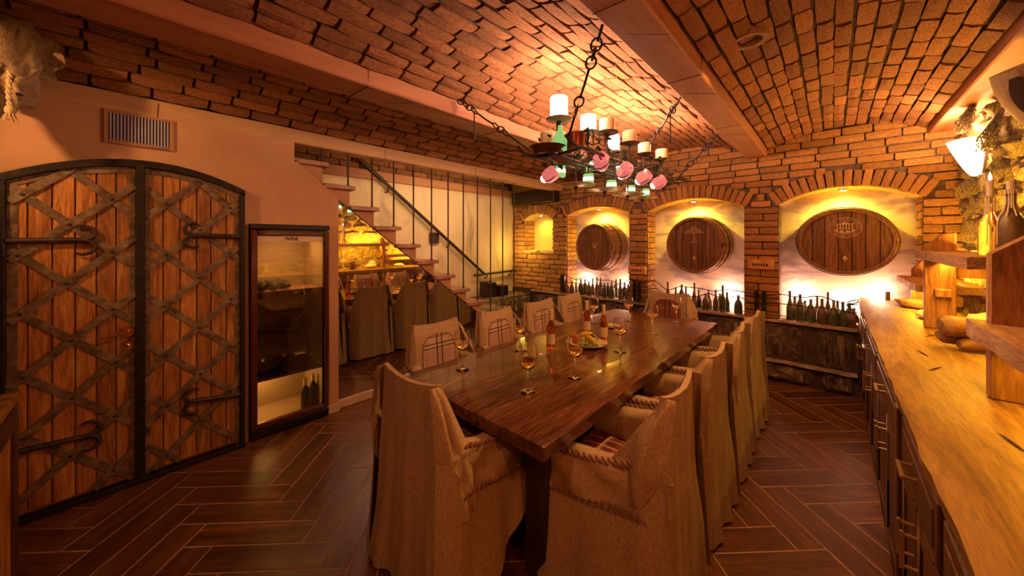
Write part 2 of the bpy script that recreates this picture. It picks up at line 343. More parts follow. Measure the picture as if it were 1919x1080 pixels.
# ------------------------------------------------------------------ floor with herringbone tiles
XL, XR, YB, YF = -3.33, .83, 4.85, -2.4
floor = struct(MB().box(-4.5, XR, YF, 5.2, -.06, -.0012).build('floor', GROUT))
S2 = sqrt(.5); fwd45 = Vector((-S2, S2)); rgt45 = Vector((S2, S2))
a0 = radians(42.6)
W0 = Vector((-sin(a0), cos(a0))) * 2.07 + Vector((cos(a0), sin(a0))) * -1.205
ORG = W0 + rgt45 * (-2.262 + 1.205) + fwd45 * (2.512 - 2.07)     # corner of tile b=0
g = .147; nlen = 4
tile_me = MB().box(-.5, .5, -.5, .5, -1, 0).mesh('floor_tile', TILE)
bm = bmesh.new(); bm.from_mesh(tile_me); bmesh.ops.scale(bm, vec=(nlen * g - .0055, g - .0055, .01), verts=bm.verts)
bmesh.ops.bevel(bm, geom=[e for e in bm.edges if abs(e.verts[0].co.z) < 1e-5 and abs(e.verts[1].co.z) < 1e-5], offset=.0015, segments=1, affect='EDGES'); bm.to_mesh(tile_me); bm.free()
def put_tile(cx, cy, vert):
    c = ORG + rgt45 * (cx * g) - fwd45 * (cy * g)
    if c.x < XL - .35 or c.x > .55 or c.y > YB + .3 or c.y < -.9 or (c.x > -.3 and c.y < .9) or (c.x > -1.6 and c.y < .25): return
    ang = pi / 4 if not vert else -pi / 4
    h = nlen * g / 2 * S2 + g / 2 * S2
    if c.x - h < XL or c.x + h > .62 or c.y + h > YB:
        mb = MB(); a = (nlen * g - .0055) / 2; b = (g - .0055) / 2; mb.box(-a, a, -b, b, -.01, 0)
        M = Matrix.Translation((c.x, c.y, 0)) @ Matrix.Rotation(ang, 4, 'Z')
        me = mb.mesh('floor_tile', TILE); bm = bmesh.new(); bm.from_mesh(me); bmesh.ops.transform(bm, matrix=M, verts=bm.verts)
        for pc, pn in (((XL, 0, 0), (-1, 0, 0)), ((.62, 0, 0), (1, 0, 0)), ((0, YB, 0), (0, 1, 0))):
            r = bmesh.ops.bisect_plane(bm, geom=bm.verts[:] + bm.edges[:] + bm.faces[:], plane_co=pc, plane_no=pn, clear_outer=True)
        if len(bm.faces) < 3: bm.free(); return
        bmesh.ops.transform(bm, matrix=M.inverted(), verts=bm.verts); bm.to_mesh(me); bm.free()
        inst('floor_tile', me, M, floor)
    else:
        inst('floor_tile', tile_me, Matrix.Translation((c.x, c.y, R.uniform(-.0006, .0006))) @ Matrix.Rotation(ang, 4, 'Z'), floor)
for b in range(-40, 48):
    for k in range(-6, 8):
        put_tile(b + 8 * k + 2, b + .5, False)
        put_tile(b + .5, b + 1 + 8 * k + 2, True)

# ------------------------------------------------------------------ ceiling: three shallow brick vaults and timber-clad beams
VAULT = {'left': (-3.30, 2.47, -2.30, 2.58, .17), 'middle': (-2.06, 2.58, -.73, 2.58, .15), 'right': (-.54, 2.56, .63, 2.56, .14)}
def vz(key, x):
    x0, z0, x1, z1, rise = VAULT[key]; s = min(1, max(0, (x - x0) / (x1 - x0)))
    return z0 + (z1 - z0) * s + rise * (1 - (2 * s - 1) ** 2)
def ceil_z(x):
    for k, q in VAULT.items():
        if q[0] - .01 <= x <= q[2] + .01: return vz(k, x)
    return 2.56
ylow = {'left': -.75, 'middle': .25, 'right': .80}
for key, (x0, z0, x1, z1, rise) in VAULT.items():
    n = 18
    mb = MB(); mb.slab(lambda u, v: (x0 - .03 + (x1 - x0 + .06) * u, YF + (YB + .05 - YF) * v, vz(key, x0 + (x1 - x0) * u) + .009), lambda u, v: (0, 0, .08), n, 1)
    vault = struct(mb.build('ceiling', MORT)); vault['label'] = 'shallow ceiling vault of weathered red brick'
    arc = []; L = 0; px = None                       # arc length table
    for i in range(201):
        x = x0 + (x1 - x0) * i / 200; z = vz(key, x)
        if px: L += sqrt((x - px[0]) ** 2 + (z - px[1]) ** 2)
        arc.append((L, x, z)); px = (x, z)
    rows = round(L / .082); h = L / rows
    for r in range(rows):
        s = (r + .5) * h; i = max(1, next(i for i, a in enumerate(arc) if a[0] >= s))
        x, z = arc[i][1], arc[i][2]; i2 = min(200, i + 1)
        T = Vector((arc[i2][1] - arc[i - 1][1], 0, arc[i2][2] - arc[i - 1][2])).normalized()
        Nn = Vector((-T.z, 0, T.x))
        y = ylow[key] - R.uniform(0, .27)
        while y < YB:
            ln = R.uniform(.235, .285)
            if y + ln > YB - .03: ln = YB - y
            if ln > .05:
                d = .033 + R.uniform(-.006, .005)
                inst('brick', R.choice(BV), frame(Vector((0, ln - .014, 0)), Nn * d, T * (h - .012), Vector((x + T.x * R.uniform(-.004, .004), y + ln / 2, z + .022))), vault)
            y += ln
def beam(name, x0, x1, z0, z1, y0=YF, y1=YB, mat=None):
    def side(u, v): return 0
    ny = 28; mb = MB(); prof = [(x0, z1), (x0, z0 + .008), (x0 + .008, z0), (x1 - .008, z0), (x1, z0 + .008), (x1, z1)]
    vs_ = []; fs = []; k = len(prof)
    for j in range(ny + 1):
        y = y0 + (y1 - y0) * j / ny
        for i, (x, z) in enumerate(prof): vs_.append((x + .004 * nz((x * 9, y * 2.3, z * 9)), y, z + .004 * nz((x * 9 + 5, y * 2.3, z * 9))))
    for j in range(ny): fs += [(j * k + i, j * k + (i + 1) % k, (j + 1) * k + (i + 1) % k, (j + 1) * k + i) for i in range(k)]
    fs += [tuple(range(k)), tuple(ny * k + i for i in range(k))]
    o = struct(MB().add(vs_, fs).build(name, mat or BEAM)); return o
B1 = beam('trim_1', -2.30, -2.06, 2.48, 2.66); B2 = beam('trim_2', -.73, -.54, 2.48, 2.66); B3 = beam('trim_3', .63, .90, 2.50, 2.66)
B4 = beam('trim_4', -3.44, -3.30, 2.36, 2.475, mat=BEAMT)
for bm_, xs_, zz, ys in ((B1, (-2.3, -2.06), 2.478, (.95, 2.1, 3.2)), (B2, (-.73, -.54), 2.478, (1.28, 2.15, 3.3)), (B4, (-3.44, -3.296), 2.358, (.1, 1.7, 2.9))):
    for y in ys:     # butt joints of the cladding
        MB().tube([(xs_[0] + .004, y, zz), (xs_[1] - .002, y + .01, zz), (xs_[1] + .001, y + .012, zz + .10)], .0018, 4).build('cladding_joint', HAIR, bm_)
        p = [(xs_[1] - .15 + .05 * i + .02 * nz((i, y, 0)), y + .22 + .045 * i, zz - .001) for i in range(4)]
        MB().tube(p, .0012, 4).build('crack', HAIR, bm_)
# recessed lamp housing in the right vault
cl = MB().lathe([(.0, .03), (.055, .03), (.06, .0), (.085, -.004), (.09, .02), (.09, .05)], 24).build('ceiling_spot', PALEW, None, loc=(-.33, 2.257, vz('right', -.33) - .018))
tag(cl, 'round tan recessed lamp ring in the brick vault above the right of the room', 'lamp')

# ------------------------------------------------------------------ back wall: brick with four arched niches over a stone plinth
ZP = .67; FR = 4.855
OP = [(-4.154, -3.508, 1.37, 1.90, 2.02), (-3.227, -2.157, ZP, 1.95, 2.06), (-1.90, -.762, ZP, 1.94, 2.08), (-.438, .60, ZP, 1.94, 2.09)]
def arc_of(o):
    w_ = o[1] - o[0]; h = o[4] - o[3]; Rr = (w_ * w_ / 4 + h * h) / (2 * h); return (o[0] + o[1]) / 2, o[4] - Rr, Rr
def open_top(o, x, extra=0):
    cx, cz, Rr = arc_of(o); q = (Rr + extra) ** 2 - (x - cx) ** 2
    return cz + sqrt(max(q, 0))
RING = .165
wall = MB(); xs = sorted(set([round(-4.5 + .045 * i, 4) for i in range(121) if -4.5 + .045 * i < .9] + [q for o in OP for q in o[:2]] + [.9]))
for a, b in zip(xs, xs[1:]):
    if b - a < 1e-4: continue
    m = (a + b) / 2; o = next((o for o in OP if o[0] < m < o[1]), None); zt = 2.75
    segs = [(-.05, zt, zt)] if o is None else [(-.05, o[2], o[2]), (open_top(o, a), zt, zt, open_top(o, b))]
    for s in segs:
        za, zb = s[0], s[-1] if len(s) == 4 else s[0]
        wall.add([(a, FR, za), (b, FR, zb), (b, FR, s[1]), (a, FR, s[1])], [(0, 1, 2, 3)])
for i, o in enumerate(OP):          # niche shells: jambs, soffit, sill
    D = 5.14
    for x in o[:2]: wall.add([(x, FR, o[2]), (x, D, o[2]), (x, D, o[3] + .01), (x, FR, o[3] + .01)], [(0, 1, 2, 3)])
wall_back = struct(wall.build('wall_back', WMORT))
for i, o in enumerate(OP):
    sof = MB(); n = 14
    sof.slab(lambda u, v: (o[0] + (o[1] - o[0]) * u, FR - .01 + .30 * v, open_top(o, o[0] + (o[1] - o[0]) * u)), lambda u, v: (0, 0, .02), n, 1)
    sof.build('niche_soffit', NICHEY, wall_back)
    MB().box(o[0] - .1, o[1] + .1, 5.14, 5.2, o[2] - .1, o[4] + .1).build('niche_mural' if i else 'niche_back', SKY if i else NICHEY, wall_back)
    MB().box(o[0] - .02, o[1] + .02, FR - .03, 5.15, o[2] - .05, o[2]).build('niche_sill', CAPST if i else NICHEY, wall_back, bev=.006)
    # jamb bricks
    side = (o[0], 1) if i < 3 else (o[1], -1)
    z = o[2] + .002; k = 0
    while z < o[3] - .02:
        hh = .076; y = FR - .01
        for ln in ((.16, .13) if k % 2 else (.09, .20)):
            c = Vector((side[0] - side[1] * .002, y + ln / 2, z + hh / 2))
            inst('brick', R.choice(BW), frame(Vector((0, -side[1] * (ln - .012), 0)), Vector((-side[1] * .014, 0, 0)), Vector((0, 0, hh - .010)), c), wall_back)
            y += ln
        z += hh; k += 1
    # arch ring of upright bricks
    cx, cz, Rr = arc_of(o); half = math.asin((o[1] - o[0]) / 2 / Rr); rm = Rr + RING / 2
    nb = max(7, round(2 * half * rm / .066)); st = 2 * (half + .02) / nb
    for j in range(nb):
        t = -half - .02 + st * (j + .5); rad = Vector((sin(t), 0, cos(t))); tan = Vector((cos(t), 0, -sin(t)))
        inst('arch_brick', R.choice(BW), frame(rad * (RING * R.uniform(.92, 1.02)), Vector((0, .05 + R.uniform(-.01, .012), 0)), -tan * (st * rm - .011), Vector((cx, FR, cz)) + rad * (rm + R.uniform(-.006, .006))), wall_back)
cnt = 0; z = ZP + .004; row = 0
while z < 2.72:
    hh = R.uniform(.072, .084); zm = z + hh / 2; iv = [(-4.44, .84)]
    for o in OP:
        cut = None
        if o[2] - .02 < zm < o[3] - .03: cut = (o[0], o[1])
        elif zm >= o[3] - .03 and zm < o[4] + RING + .01:
            cx, cz, Rr = arc_of(o); q = (Rr + RING + .012) ** 2 - (zm - cz) ** 2
            if q > 0:
                hw = min(sqrt(q), (o[1] - o[0]) / 2 + .15 * max(0, (zm - o[3] + .03)) / .2 + .03); cut = (cx - hw, cx + hw)
        if cut:
            niv = []
            for a, b in iv:
                if cut[1] <= a or cut[0] >= b: niv.append((a, b)); continue
                if cut[0] > a: niv.append((a, cut[0]))
                if cut[1] < b: niv.append((cut[1], b))
            iv = niv
    for a, b in iv:
        if b - a < .03: continue
        if b - a < .36: cuts = [a, b] if row % 2 or b - a < .2 else [a, a + (b - a) * R.uniform(.42, .58), b]
        else:
            cuts = [a]; x = a + (.13 if row % 2 else .25) * R.uniform(.9, 1.1)
            while x < b - .07: cuts.append(x); x += R.uniform(.215, .285)
            cuts.append(b)
        for p, q in zip(cuts, cuts[1:]):
            xm = (p + q) / 2
            if zm > ceil_z(xm) + .015: continue
            inst('brick', R.choice(BW), frame(Vector((q - p - .012, 0, 0)), Vector((0, .040 + R.uniform(-.014, .012), 0)), Vector((0, 0, hh - .010)), Vector((xm, FR, zm + R.uniform(-.004, .004)))), wall_back); cnt += 1
    z += hh; row += 1
# wide lettered bricks of the two pillars (worn lettering cannot be read)
for x, z_ in ((-2.03, 1.12), (-.60, 1.27)):
    tb = MB().box(x - .125, x + .125, 4.79, 4.86, z_ - .055, z_ + .055).build('stamped_brick', BRW, wall_back, bev=.012)
    mk = MB()
    for s in range(6): mk.box(x - .075 + s * .026, x - .06 + s * .026, 4.787, 4.792, z_ - .014, z_ + .014)
    mk.build('worn_stamp', HAIR, tb)
# stone plinth
plinth = struct(MB().box(-4.45, .19, 4.82, 4.90, 0, ZP - .01).build('wall_plinth', MORT)); plinth['label'] = 'dark damp stone plinth below the barrels'
x = -3.94
while x < .18:
    wd = R.uniform(.42, .75)
    if x + wd > .0: wd = .18 - x
    inst('stone', R.choice(PV), frame(Vector((wd - .012, 0, 0)), Vector((0, .055, 0)), Vector((0, 0, .43)), Vector((x + wd / 2, 4.83, .43))), plinth); x += wd
x = -3.94
while x < .18:
    wd = R.uniform(.4, .8)
    if x + wd > .0: wd = .18 - x
    inst('stone', R.choice(PV), frame(Vector((wd - .01, 0, 0)), Vector((0, .085, 0)), Vector((0, 0, .215)), Vector((x + wd / 2, 4.83, .105))), plinth); x += wd
def ledge(u, v): return (-3.94 + 4.12 * u, 4.745 + .09 * v + .012 * nz((u * 30, v, 0)), .212 + .012 * nz((u * 25, v * 2, 4)))
MB().slab(ledge, lambda u, v: (0, 0, .022), 50, 2).build('ledge', CAPST, plinth)
MB().slab(lambda u, v: (-3.94 + 4.12 * u, 4.775 + .08 * v + .010 * nz((u * 33, v, 0)), ZP - .022 + .004 * nz((u * 25, v * 2, 4))), lambda u, v: (0, 0, .024), 50, 2).build('coping', CAPST, plinth)
trim5 = struct(MB().box(-4.30, -3.36, 4.66, 4.86, 2.185, 2.40).build('trim_5', DARKW, bev=.008))

# ------------------------------------------------------------------ left wall with pier, back rooms, right wall
poly = [(YF, 0), (.60, 0), (.60, 1.675), (1.165, 1.675), (1.165, 0), (1.262, 0), (1.262, 1.925), (.91, 2.225), (.91, 2.37), (YF, 2.37)]
wl = MB().prism(poly, -3.30, -3.38, 'x'); wall_left = struct(wl.build('wall_left', PLAST))
MB().box(-3.38, -3.285, 1.165, 1.27, 0, .075).build('skirting_block', WHITEP, wall_left, bev=.004)
struct(MB().box(-3.4, .83, YF - .05, YF, 0, 2.75).build('wall_front', PLAST))
wall_right = struct(MB().box(.86, .93, YF, 5.2, 0, 2.75).slab(lambda u, v: (.832 + .030 * nz((u * 34, v * 16, 0)) + .016 * nz((u * 90, v * 42, 3)), .3 + 4.55 * u, .93 + 1.72 * v), lambda u, v: (.05, 0, 0), 110, 44).build('wall_right', RUBMORT, smooth=70))
MB().box(.815, .87, YF, .3, 0, 2.75).build('plaster', PLAST, wall_right)
z = .99
while z < 2.5:
    hh = R.uniform(.13, .24); y = .9 + R.uniform(-.1, .1)
    while y < 4.8:
        wd = R.uniform(.16, .42)
        if y + wd > 4.76: wd = 4.86 - y
        inst('stone', R.choice(SV), Matrix.Translation((.838, y + wd / 2, z + hh / 2)) @ Matrix.Rotation(R.uniform(-.16, .16), 4, 'X') @ frame(Vector((0, wd * 1.02, 0)), Vector((R.uniform(.045, .095), 0, 0)), Vector((0, 0, hh * 1.04))), wall_right)
        y += wd
    z += hh
# stairwell: cream wall, brick band above it, dark beam
wall_stair = struct(MB().box(-4.50, -4.42, .2, 5.1, 0, 2.36).build('wall_stair', CREAM))
band = struct(MB().box(-4.50, -4.43, .2, 5.1, 2.42, 3.2).build('wall_brick_band', MORT))
z = 2.46
for r in range(6):
    y = .45 - .1 * (r % 2)
    while y < 4.6:
        inst('brick', R.choice(BV), frame(Vector((0, .238, 0)), Vector((-.03, 0, 0)), Vector((0, 0, .066)), Vector((-4.43, y + .12, z + .035))), band); y += .25
    z += .077
struct(MB().box(-4.46, -4.36, .2, 4.86, 2.33, 2.45).build('trim_6', BEAM, bev=.006))
struct(MB().box(-4.5, -3.3, -.2, 5.1, 3.0, 3.05).build('ceiling', MORT))
struct(MB().box(-4.5, -3.34, .15, .2, 0, 3.0).build('wall_stair_end', PLAST))

# ------------------------------------------------------------------ arched double door
arch = lambda y: 2.048 - .535 * (y - .06) ** 2
DX = -3.285
door = struct(new('door_1', None)); door['label'] = 'arched double door of oak planks crossed by riveted iron straps'
def leaf_poly(y0, y1, zb, inset):
    n = 4; return [(y0, zb), (y1, zb)] + [(y1 + (y0 - y1) * i / n, arch(y1 + (y0 - y1) * i / n) - inset) for i in range(n + 1)]
for ys in ((-.462, -.395, -.312, -.23, -.15, -.071, .012), (.05, .135, .217, .30, .377, .463, .54)):
    for a, b in zip(ys, ys[1:]):
        MB().prism(leaf_poly(a + .003, b - .003, .05, .03), -3.30, DX + .012 + R.uniform(-.002, .002)).build('plank', DOORW, door, bev=.002)
band_o = lambda y: arch(y) + .015
fr = MB(); n = 24; y0, y1 = -.50, .57
fr.slab(lambda u, v: (DX + .04, y0 + (y1 - y0) * u, arch(y0 + (y1 - y0) * u) - .034 + .046 * v), lambda u, v: (-.055, 0, 0), n, 1)
fr.box(-3.30, DX + .04, -.50, -.462, 0, arch(-.48) - .02); fr.box(-3.30, DX + .04, .54, .57, 0, arch(.55) - .02); fr.box(-3.30, DX + .05, -.50, .57, 0, .03)
fr.build('iron_frame', DIRON, door, bev=.003)
MB().prism(leaf_poly(.010, .052, .03, .0), -3.30, DX + .045).build('centre_post', DIRON, door, bev=.004)
for a, b in ((-.462, -.425), (-.018, .010), (.052, .075), (.515, .54)):
    MB().prism(leaf_poly(a, b, .03, .03), DX, DX + .019).build('leaf_edge', STRAP, door, bev=.002)
for y0, y1 in ((-.462, .010), (.052, .54)):
    MB().slab(lambda u, v: (DX + .018, y0 + (y1 - y0) * u, arch(y0 + (y1 - y0) * u) - .072 + .05 * v), lambda u, v: (-.018, 0, 0), 12, 1).build('leaf_top_band', STRAP, door)
def straps(y0, y1, ups, downs):
    inside = lambda y, z: y0 <= y <= y1 and .05 <= z <= arch(y) - .03
    for kind, cs in (('d', downs), ('u', ups)):
        for c in cs:
            pts = [(y0 + (y1 - y0) * i / 160, (c + y0 + (y1 - y0) * i / 160) if kind == 'u' else (c - y0 - (y1 - y0) * i / 160)) for i in range(161)]
            pts = [p for p in pts if inside(*p)]
            if len(pts) < 8: continue
            (ya, za), (yb, zb) = pts[0], pts[-1]; L = sqrt((yb - ya) ** 2 + (zb - za) ** 2); t = Vector((0, (yb - ya) / L, (zb - za) / L)); nrm = Vector((0, -t.z, t.y))
            xx = DX + (.026 if kind == 'u' else .020); M = frame(t, nrm, Vector((1, 0, 0)), Vector((xx, ya, za)))
            st = MB().box(0, L, -.021, .021, -.010, 0, M).build('strap', STRAP, door, bev=.002)
            if kind == 'u':
                rv = MB()
                for d in downs:
                    y = (d - c) / 2; z = c + y
                    if inside(y, z): rv.ball((xx + .002, y, z), .009, 8, 4, (.7, 1, 1))
                if rv.v: rv.build('rivet', IRON, st)
straps(-.455, .008, (2.21, 1.89, 1.56, 1.205, .87, .54, .21), (1.71, 1.39, 1.04, .725, .39, .05))
straps(.055, .535, (1.64, 1.30, .97, .63, .29, -.04), (2.27, 1.94, 1.60, 1.25, .93, .60, .27))
def hinge(ye, yt, z0, z1):
    s = 1 if yt > ye else -1; x = DX + .036; h = MB(); yk = yt - s * .055
    h.tube([(x, ye, z0), (x, yk, z0 + (z1 - z0) * .8)], .016, 8, flat=1)
    zt = z0 + (z1 - z0) * .8
    for d in (1, -1):
        h.tube([(x, yk - s * .02, zt)] + [(x, yk + s * .05 * sin(a), zt + d * (.042 - .042 * cos(a))) for a in [pi * i / 9 for i in range(1, 10)]] + [(x, yk - s * .022, zt + d * .075)], [.014] * 4 + [.012] * 4 + [.010, .009, .006], 7)
    o = h.build('strap_hinge', IRON, door)
    MB().tube([(x - .005, ye - s * .012, z0 - .085), (x - .005, ye - s * .012, z0 + .085)], .016, 10).build('hinge_knuckle', DIRON, o)
hinge(-.46, -.15, 1.545, 1.55); hinge(.54, .235, 1.575, 1.585); hinge(-.46, -.13, .405, .385); hinge(.54, .235, .40, .445)
hd = MB().lathe([(.0, .02), (.030, .018), (.034, .0), (.034, -.01)], 16, frame((0, 1, 0), (0, 0, 1), (1, 0, 0), (DX + .024, -.022, .975))).build('handle_rosette', BRASS, door)
MB().tube([(DX + .035, -.022, .975), (DX + .075, -.022, .975), (DX + .078, -.06, .972), (DX + .076, -.145, .966)], [.010, .010, .0095, .007], 8).build('lever', BRASS, hd)
lk = MB().lathe([(.0, .014), (.026, .012), (.030, .0), (.030, -.01)], 16, frame((0, 1, 0), (0, 0, 1), (1, 0, 0), (DX + .024, -.022, .890))).build('lock_rosette', BRASS, door)
MB().ball((DX + .040, -.022, .890), .012, 8, 5).build('thumb_turn', BRASS, lk)

# ------------------------------------------------------------------ ventilation grille
gr = thing('vent_grille', 'tan framed air vent with upright grey slats in the plaster above the arched door', 'vent', (-3.30, .032, 2.255))
f = MB(); f.box(-.004, .014, -.155, -.135, -.105, .105); f.box(-.004, .014, .135, .155, -.105, .105); f.box(-.004, .014, -.135, .135, .088, .105); f.box(-.004, .014, -.135, .135, -.105, -.082)
f.build('grille_frame', GRILLE, gr, bev=.002); MB().box(-.003, .001, -.135, .135, -.082, .088).build('backing', BLACK, gr)
for i in range(18): MB().box(.001, .010, -.130 + i * .0148, -.122 + i * .0148, -.082, .088).build('slat', SLAT, gr)

# ------------------------------------------------------------------ wine fridge
fg = thing('wine_fridge', 'tall dark red wine fridge with glass door, beside the arched double door', 'fridge', (-3.28, .893, 0))
c = MB(); c.box(-.55, -.02, -.275, .265, .03, .05).box(-.55, -.02, -.275, .265, 1.60, 1.65).box(-.55, -.53, -.275, .265, .05, 1.60).box(-.53, -.02, -.275, -.255, .05, 1.60).box(-.53, -.02, .245, .265, .05, 1.60)
c.build('cabinet', FRIDGEI, fg)
d = MB(); d.box(-.02, .025, -.285, -.245, .09, 1.625).box(-.02, .025, .235, .275, .09, 1.625).box(-.02, .025, -.245, .235, .09, .125).box(-.02, .025, -.245, .235, 1.585, 1.625)
d.build('door_frame', FRIDGEF, fg, bev=.006)
MB().box(.002, .006, -.245, .235, .125, 1.585).build('door_pane', PANE, fg)
MB().box(-.03, .03, -.29, .278, 1.635, 1.675).build('top_panel', BLACK, fg, bev=.004)
MB().box(-.03, .02, -.285, .275, .015, .08).build('plinth', BLACK, fg, bev=.006)
hp = MB().box(.006, .009, -.245, .235, 1.535, 1.585).build('header_panel', PAPER, fg)
def text(body, size, mat, parent, M, name='lettering', ext=.0015):
    cu = bpy.data.curves.new('t', 'FONT'); cu.body = body; cu.size = size; cu.extrude = ext; cu.align_x = 'CENTER'; cu.align_y = 'CENTER'
    o = bpy.data.objects.new('t', cu); LINK(o); dg = bpy.context.evaluated_depsgraph_get()
    me = bpy.data.meshes.new_from_object(o.evaluated_get(dg)); bpy.data.objects.remove(o)
    me.transform(M); me.materials.clear(); me.materials.append(mat)
    if parent is None: return me
    return new(name, me, parent)
text('WINE', .040, HAIR, hp, frame((0, 1, 0), (0, 0, 1), (1, 0, 0), (.0105, -.01, 1.559)))
for z in (1.13, .91, .72, .45):
    s = MB(); s.box(-.50, -.03, -.25, .24, z - .006, z); s.build('shelf', wood('shelf_beech', (.2, .08, .03), (.3, .14, .05), (.38, .2, .08), 'y', .5, 4, 0, .1) if z == 1.13 else bpy.data.materials['shelf_beech'], fg)
    MB().box(-.035, -.02, -.25, .24, z - .016, z + .008).build('shelf_front', FRIDGEF, fg)
BOT = [(.0, 0), (.036, 0), (.037, .01), (.037, .175), (.033, .20), (.016, .235), (.0135, .25), (.0135, .295), (.016, .296), (.016, .305), (.0, .305)]
bot_me = MB().lathe(BOT, 14).mesh('wine_bottle', DGREEN)
cork_me = MB().lathe([(.0, .24), (.015, .24), (.0165, .245), (.0165, .306), (.0, .3065)], 12).mesh('foil', SKIN)
def bottle(name, loc, rot, label, group=None, me=bot_me, foil=True, s=1, cat='bottle'):
    o = new(name, me, None, loc); o.rotation_euler = rot; o.scale = (s, s, s); tag(o, label, cat, group)
    if foil: new('foil', cork_me, o)
    return o
sh = {1.13: 'upper', .91: 'second', .72: 'third', .45: 'lowest'}
for z, nb in ((1.13, 3), (.72, 3), (.45, 4)):
    for k in range(nb):
        bottle('wine_bottle', (-3.66, .72 + k * .082, z + .038), (0, pi / 2, 0), 'dark wine bottle lying on the %s fridge shelf, %s from the left' % (sh[z], ('first', 'second', 'third', 'fourth')[k]), 'bottles lying on the %s fridge shelf' % sh[z], foil=False)
bottle('wine_bottle', (-3.62, .80, .526), (0, pi / 2, 0), 'dark wine bottle lying on top of the others on the lowest fridge shelf', foil=False)
bottle('wine_bottle', (-3.40, 1.02, .05), (0, 0, 0), 'dark upright wine bottle on the fridge floor, the one nearer the glass', s=.95)
bottle('wine_bottle', (-3.46, 1.10, .05), (0, 0, 0), 'dark upright wine bottle on the fridge floor, the one further in by the side', s=.95)

# ------------------------------------------------------------------ staircase, mirror, railing
st = struct(thing('staircase', 'wooden staircase rising behind the plaster pier to the left', 'staircase')); del st['category']
NZ = [(1.183 + .236 * k, 2.24 - .1835 * k) for k in range(-2, 9)]
for y, z in NZ:
    MB().box(-4.42, -3.30, y - .275, y, z - .04, z).build('tread', TREAD, st, bev=.004)
    MB().box(-4.42, -3.345, y - .06, y - .04, z - .1835, z - .04).build('riser', RISER, st)
dz = lambda y: 1.917 - .7585 * (y - 1.284)
sm_ = MB()
for y, z in NZ[1:]:
    zs, yl, yr = z - .038, y - .276, y - .04; lo = lambda q: dz(q) - .010
    P = [(yr, lo(yr)), (yr, zs)] + ([(yl, zs), (yl, lo(yl))] if lo(yl) < zs else [(1.284 + (1.917 - .010 - zs) / .7585, zs)])
    sm_.prism(P, -3.42, -3.343)
sm_.build('stringer', RISER, st, smooth=0)
mir = thing('wall_mirror', 'large triangular mirror covering the side of the staircase beside the wine fridge', 'mirror')
MB().prism([(1.255, .075), (2.07, .075), (2.07, dz(2.07) - .01), (1.255, dz(1.255) - .01)], -3.35, -3.342).build('pane', MIRR, mir, smooth=0)
MB().prism([(2.074, .075), (3.65, .075), (3.65, .10), (2.074, dz(2.074) - .01)], -3.35, -3.342).build('pane', MIRR, mir, smooth=0)
MB().prism([(1.25, dz(1.25) - .012), (3.68, dz(3.68) - .012), (3.68, dz(3.68)), (1.25, dz(1.25))], -3.345, -3.338).build('edge_strip', DARKW, mir)
bb = struct(MB().box(-3.36, -3.325, 1.27, 4.82, 0, .075).build('baseboard_left', WHITEP, bev=.004))
land = struct(MB().prism([(3.02, 0), (3.62, 0), (3.62, .60), (3.02, .60)], -4.42, -3.40).box(-4.42, -3.95, 3.62, 4.85, 0, .60).box(-3.95, -3.40, 3.62, 4.2, 0, .30).build('stair_landing', PLINTH))
for xf, ya, yb in ((-3.395, 3.06, 3.62), (-3.945, 3.64, 4.80)):
    y = ya
    while y < yb - .1:
        ln = min(.42, yb - y)
        for z, hh in ((.16, .29), (.45, .27)):
            inst('stone', R.choice(PV), frame(Vector((0, ln - .015, 0)), Vector((-.05, 0, 0)), Vector((0, 0, hh)), Vector((xf, y + ln / 2, z))), land)
        y += ln
rl = thing('stair_railing', 'row of thin iron rods rising from the stair treads to the ceiling beam', 'railing')
for k in range(-1, 12):
    y = 1.138 + .2325 * k; zb = 2.24 - .1835 * k if k < 8 else (.77 if k == 8 else .60 if k < 11 else .30)
    r_ = MB().tube([(-3.36, y, zb), (-3.36, y, 2.365)], .0085, 8).build('baluster', IRON, rl)
    MB().tube([(-3.36, y, zb), (-3.36, y, zb + .012)], .017, 8).build('foot_plate', IRON, r_)
hr = thing('handrail', 'dark sloping handrail fixed to the cream wall of the staircase', 'handrail')
MB().tube([(-4.34, 1.6, 2.79), (-4.34, 4.02, .985)], .024, 8).build('rail', DARKW, hr)
MB().tube([(-4.34, 3.80, .97), (-4.34, 4.02, .972), (-4.34, 4.80, .985)], .020, 8).build('lower_rail', DARKW, hr)
for y, z in ((2.3, 2.25), (3.3, 1.50), (4.1, .96), (4.7, .97)):
    MB().tube([(-4.42, y, z - .06), (-4.37, y, z - .06), (-4.34, y, z)], .010, 6).build('bracket', IRON, hr)
k = MB().box(-4.41, -4.37, 2.98, 3.13, 1.50, 1.66).build('wall_plaque', DARKW, bev=.004); tag(k, 'small dark square plaque on the cream stair wall under the handrail', 'plaque')
for nm, x0, y0, y1, z1, lb in (('box_speaker', -4.25, 3.93, 4.13, .85, 'taller dark upright box on the stair landing below the handrail'), ('box_crate', -4.2, 4.17, 4.37, .78, 'shorter dark box on the stair landing beside the taller one')):
    o = MB().box(x0 - .1, x0 + .1, y0, y1, .60, z1).build('storage_box', DARKW, bev=.006); tag(o, lb, 'box')
    MB().box(x0 + .1, x0 + .104, y0 + .02, y1 - .02, .62, z1 - .02).build('front_panel', BLACK, o)

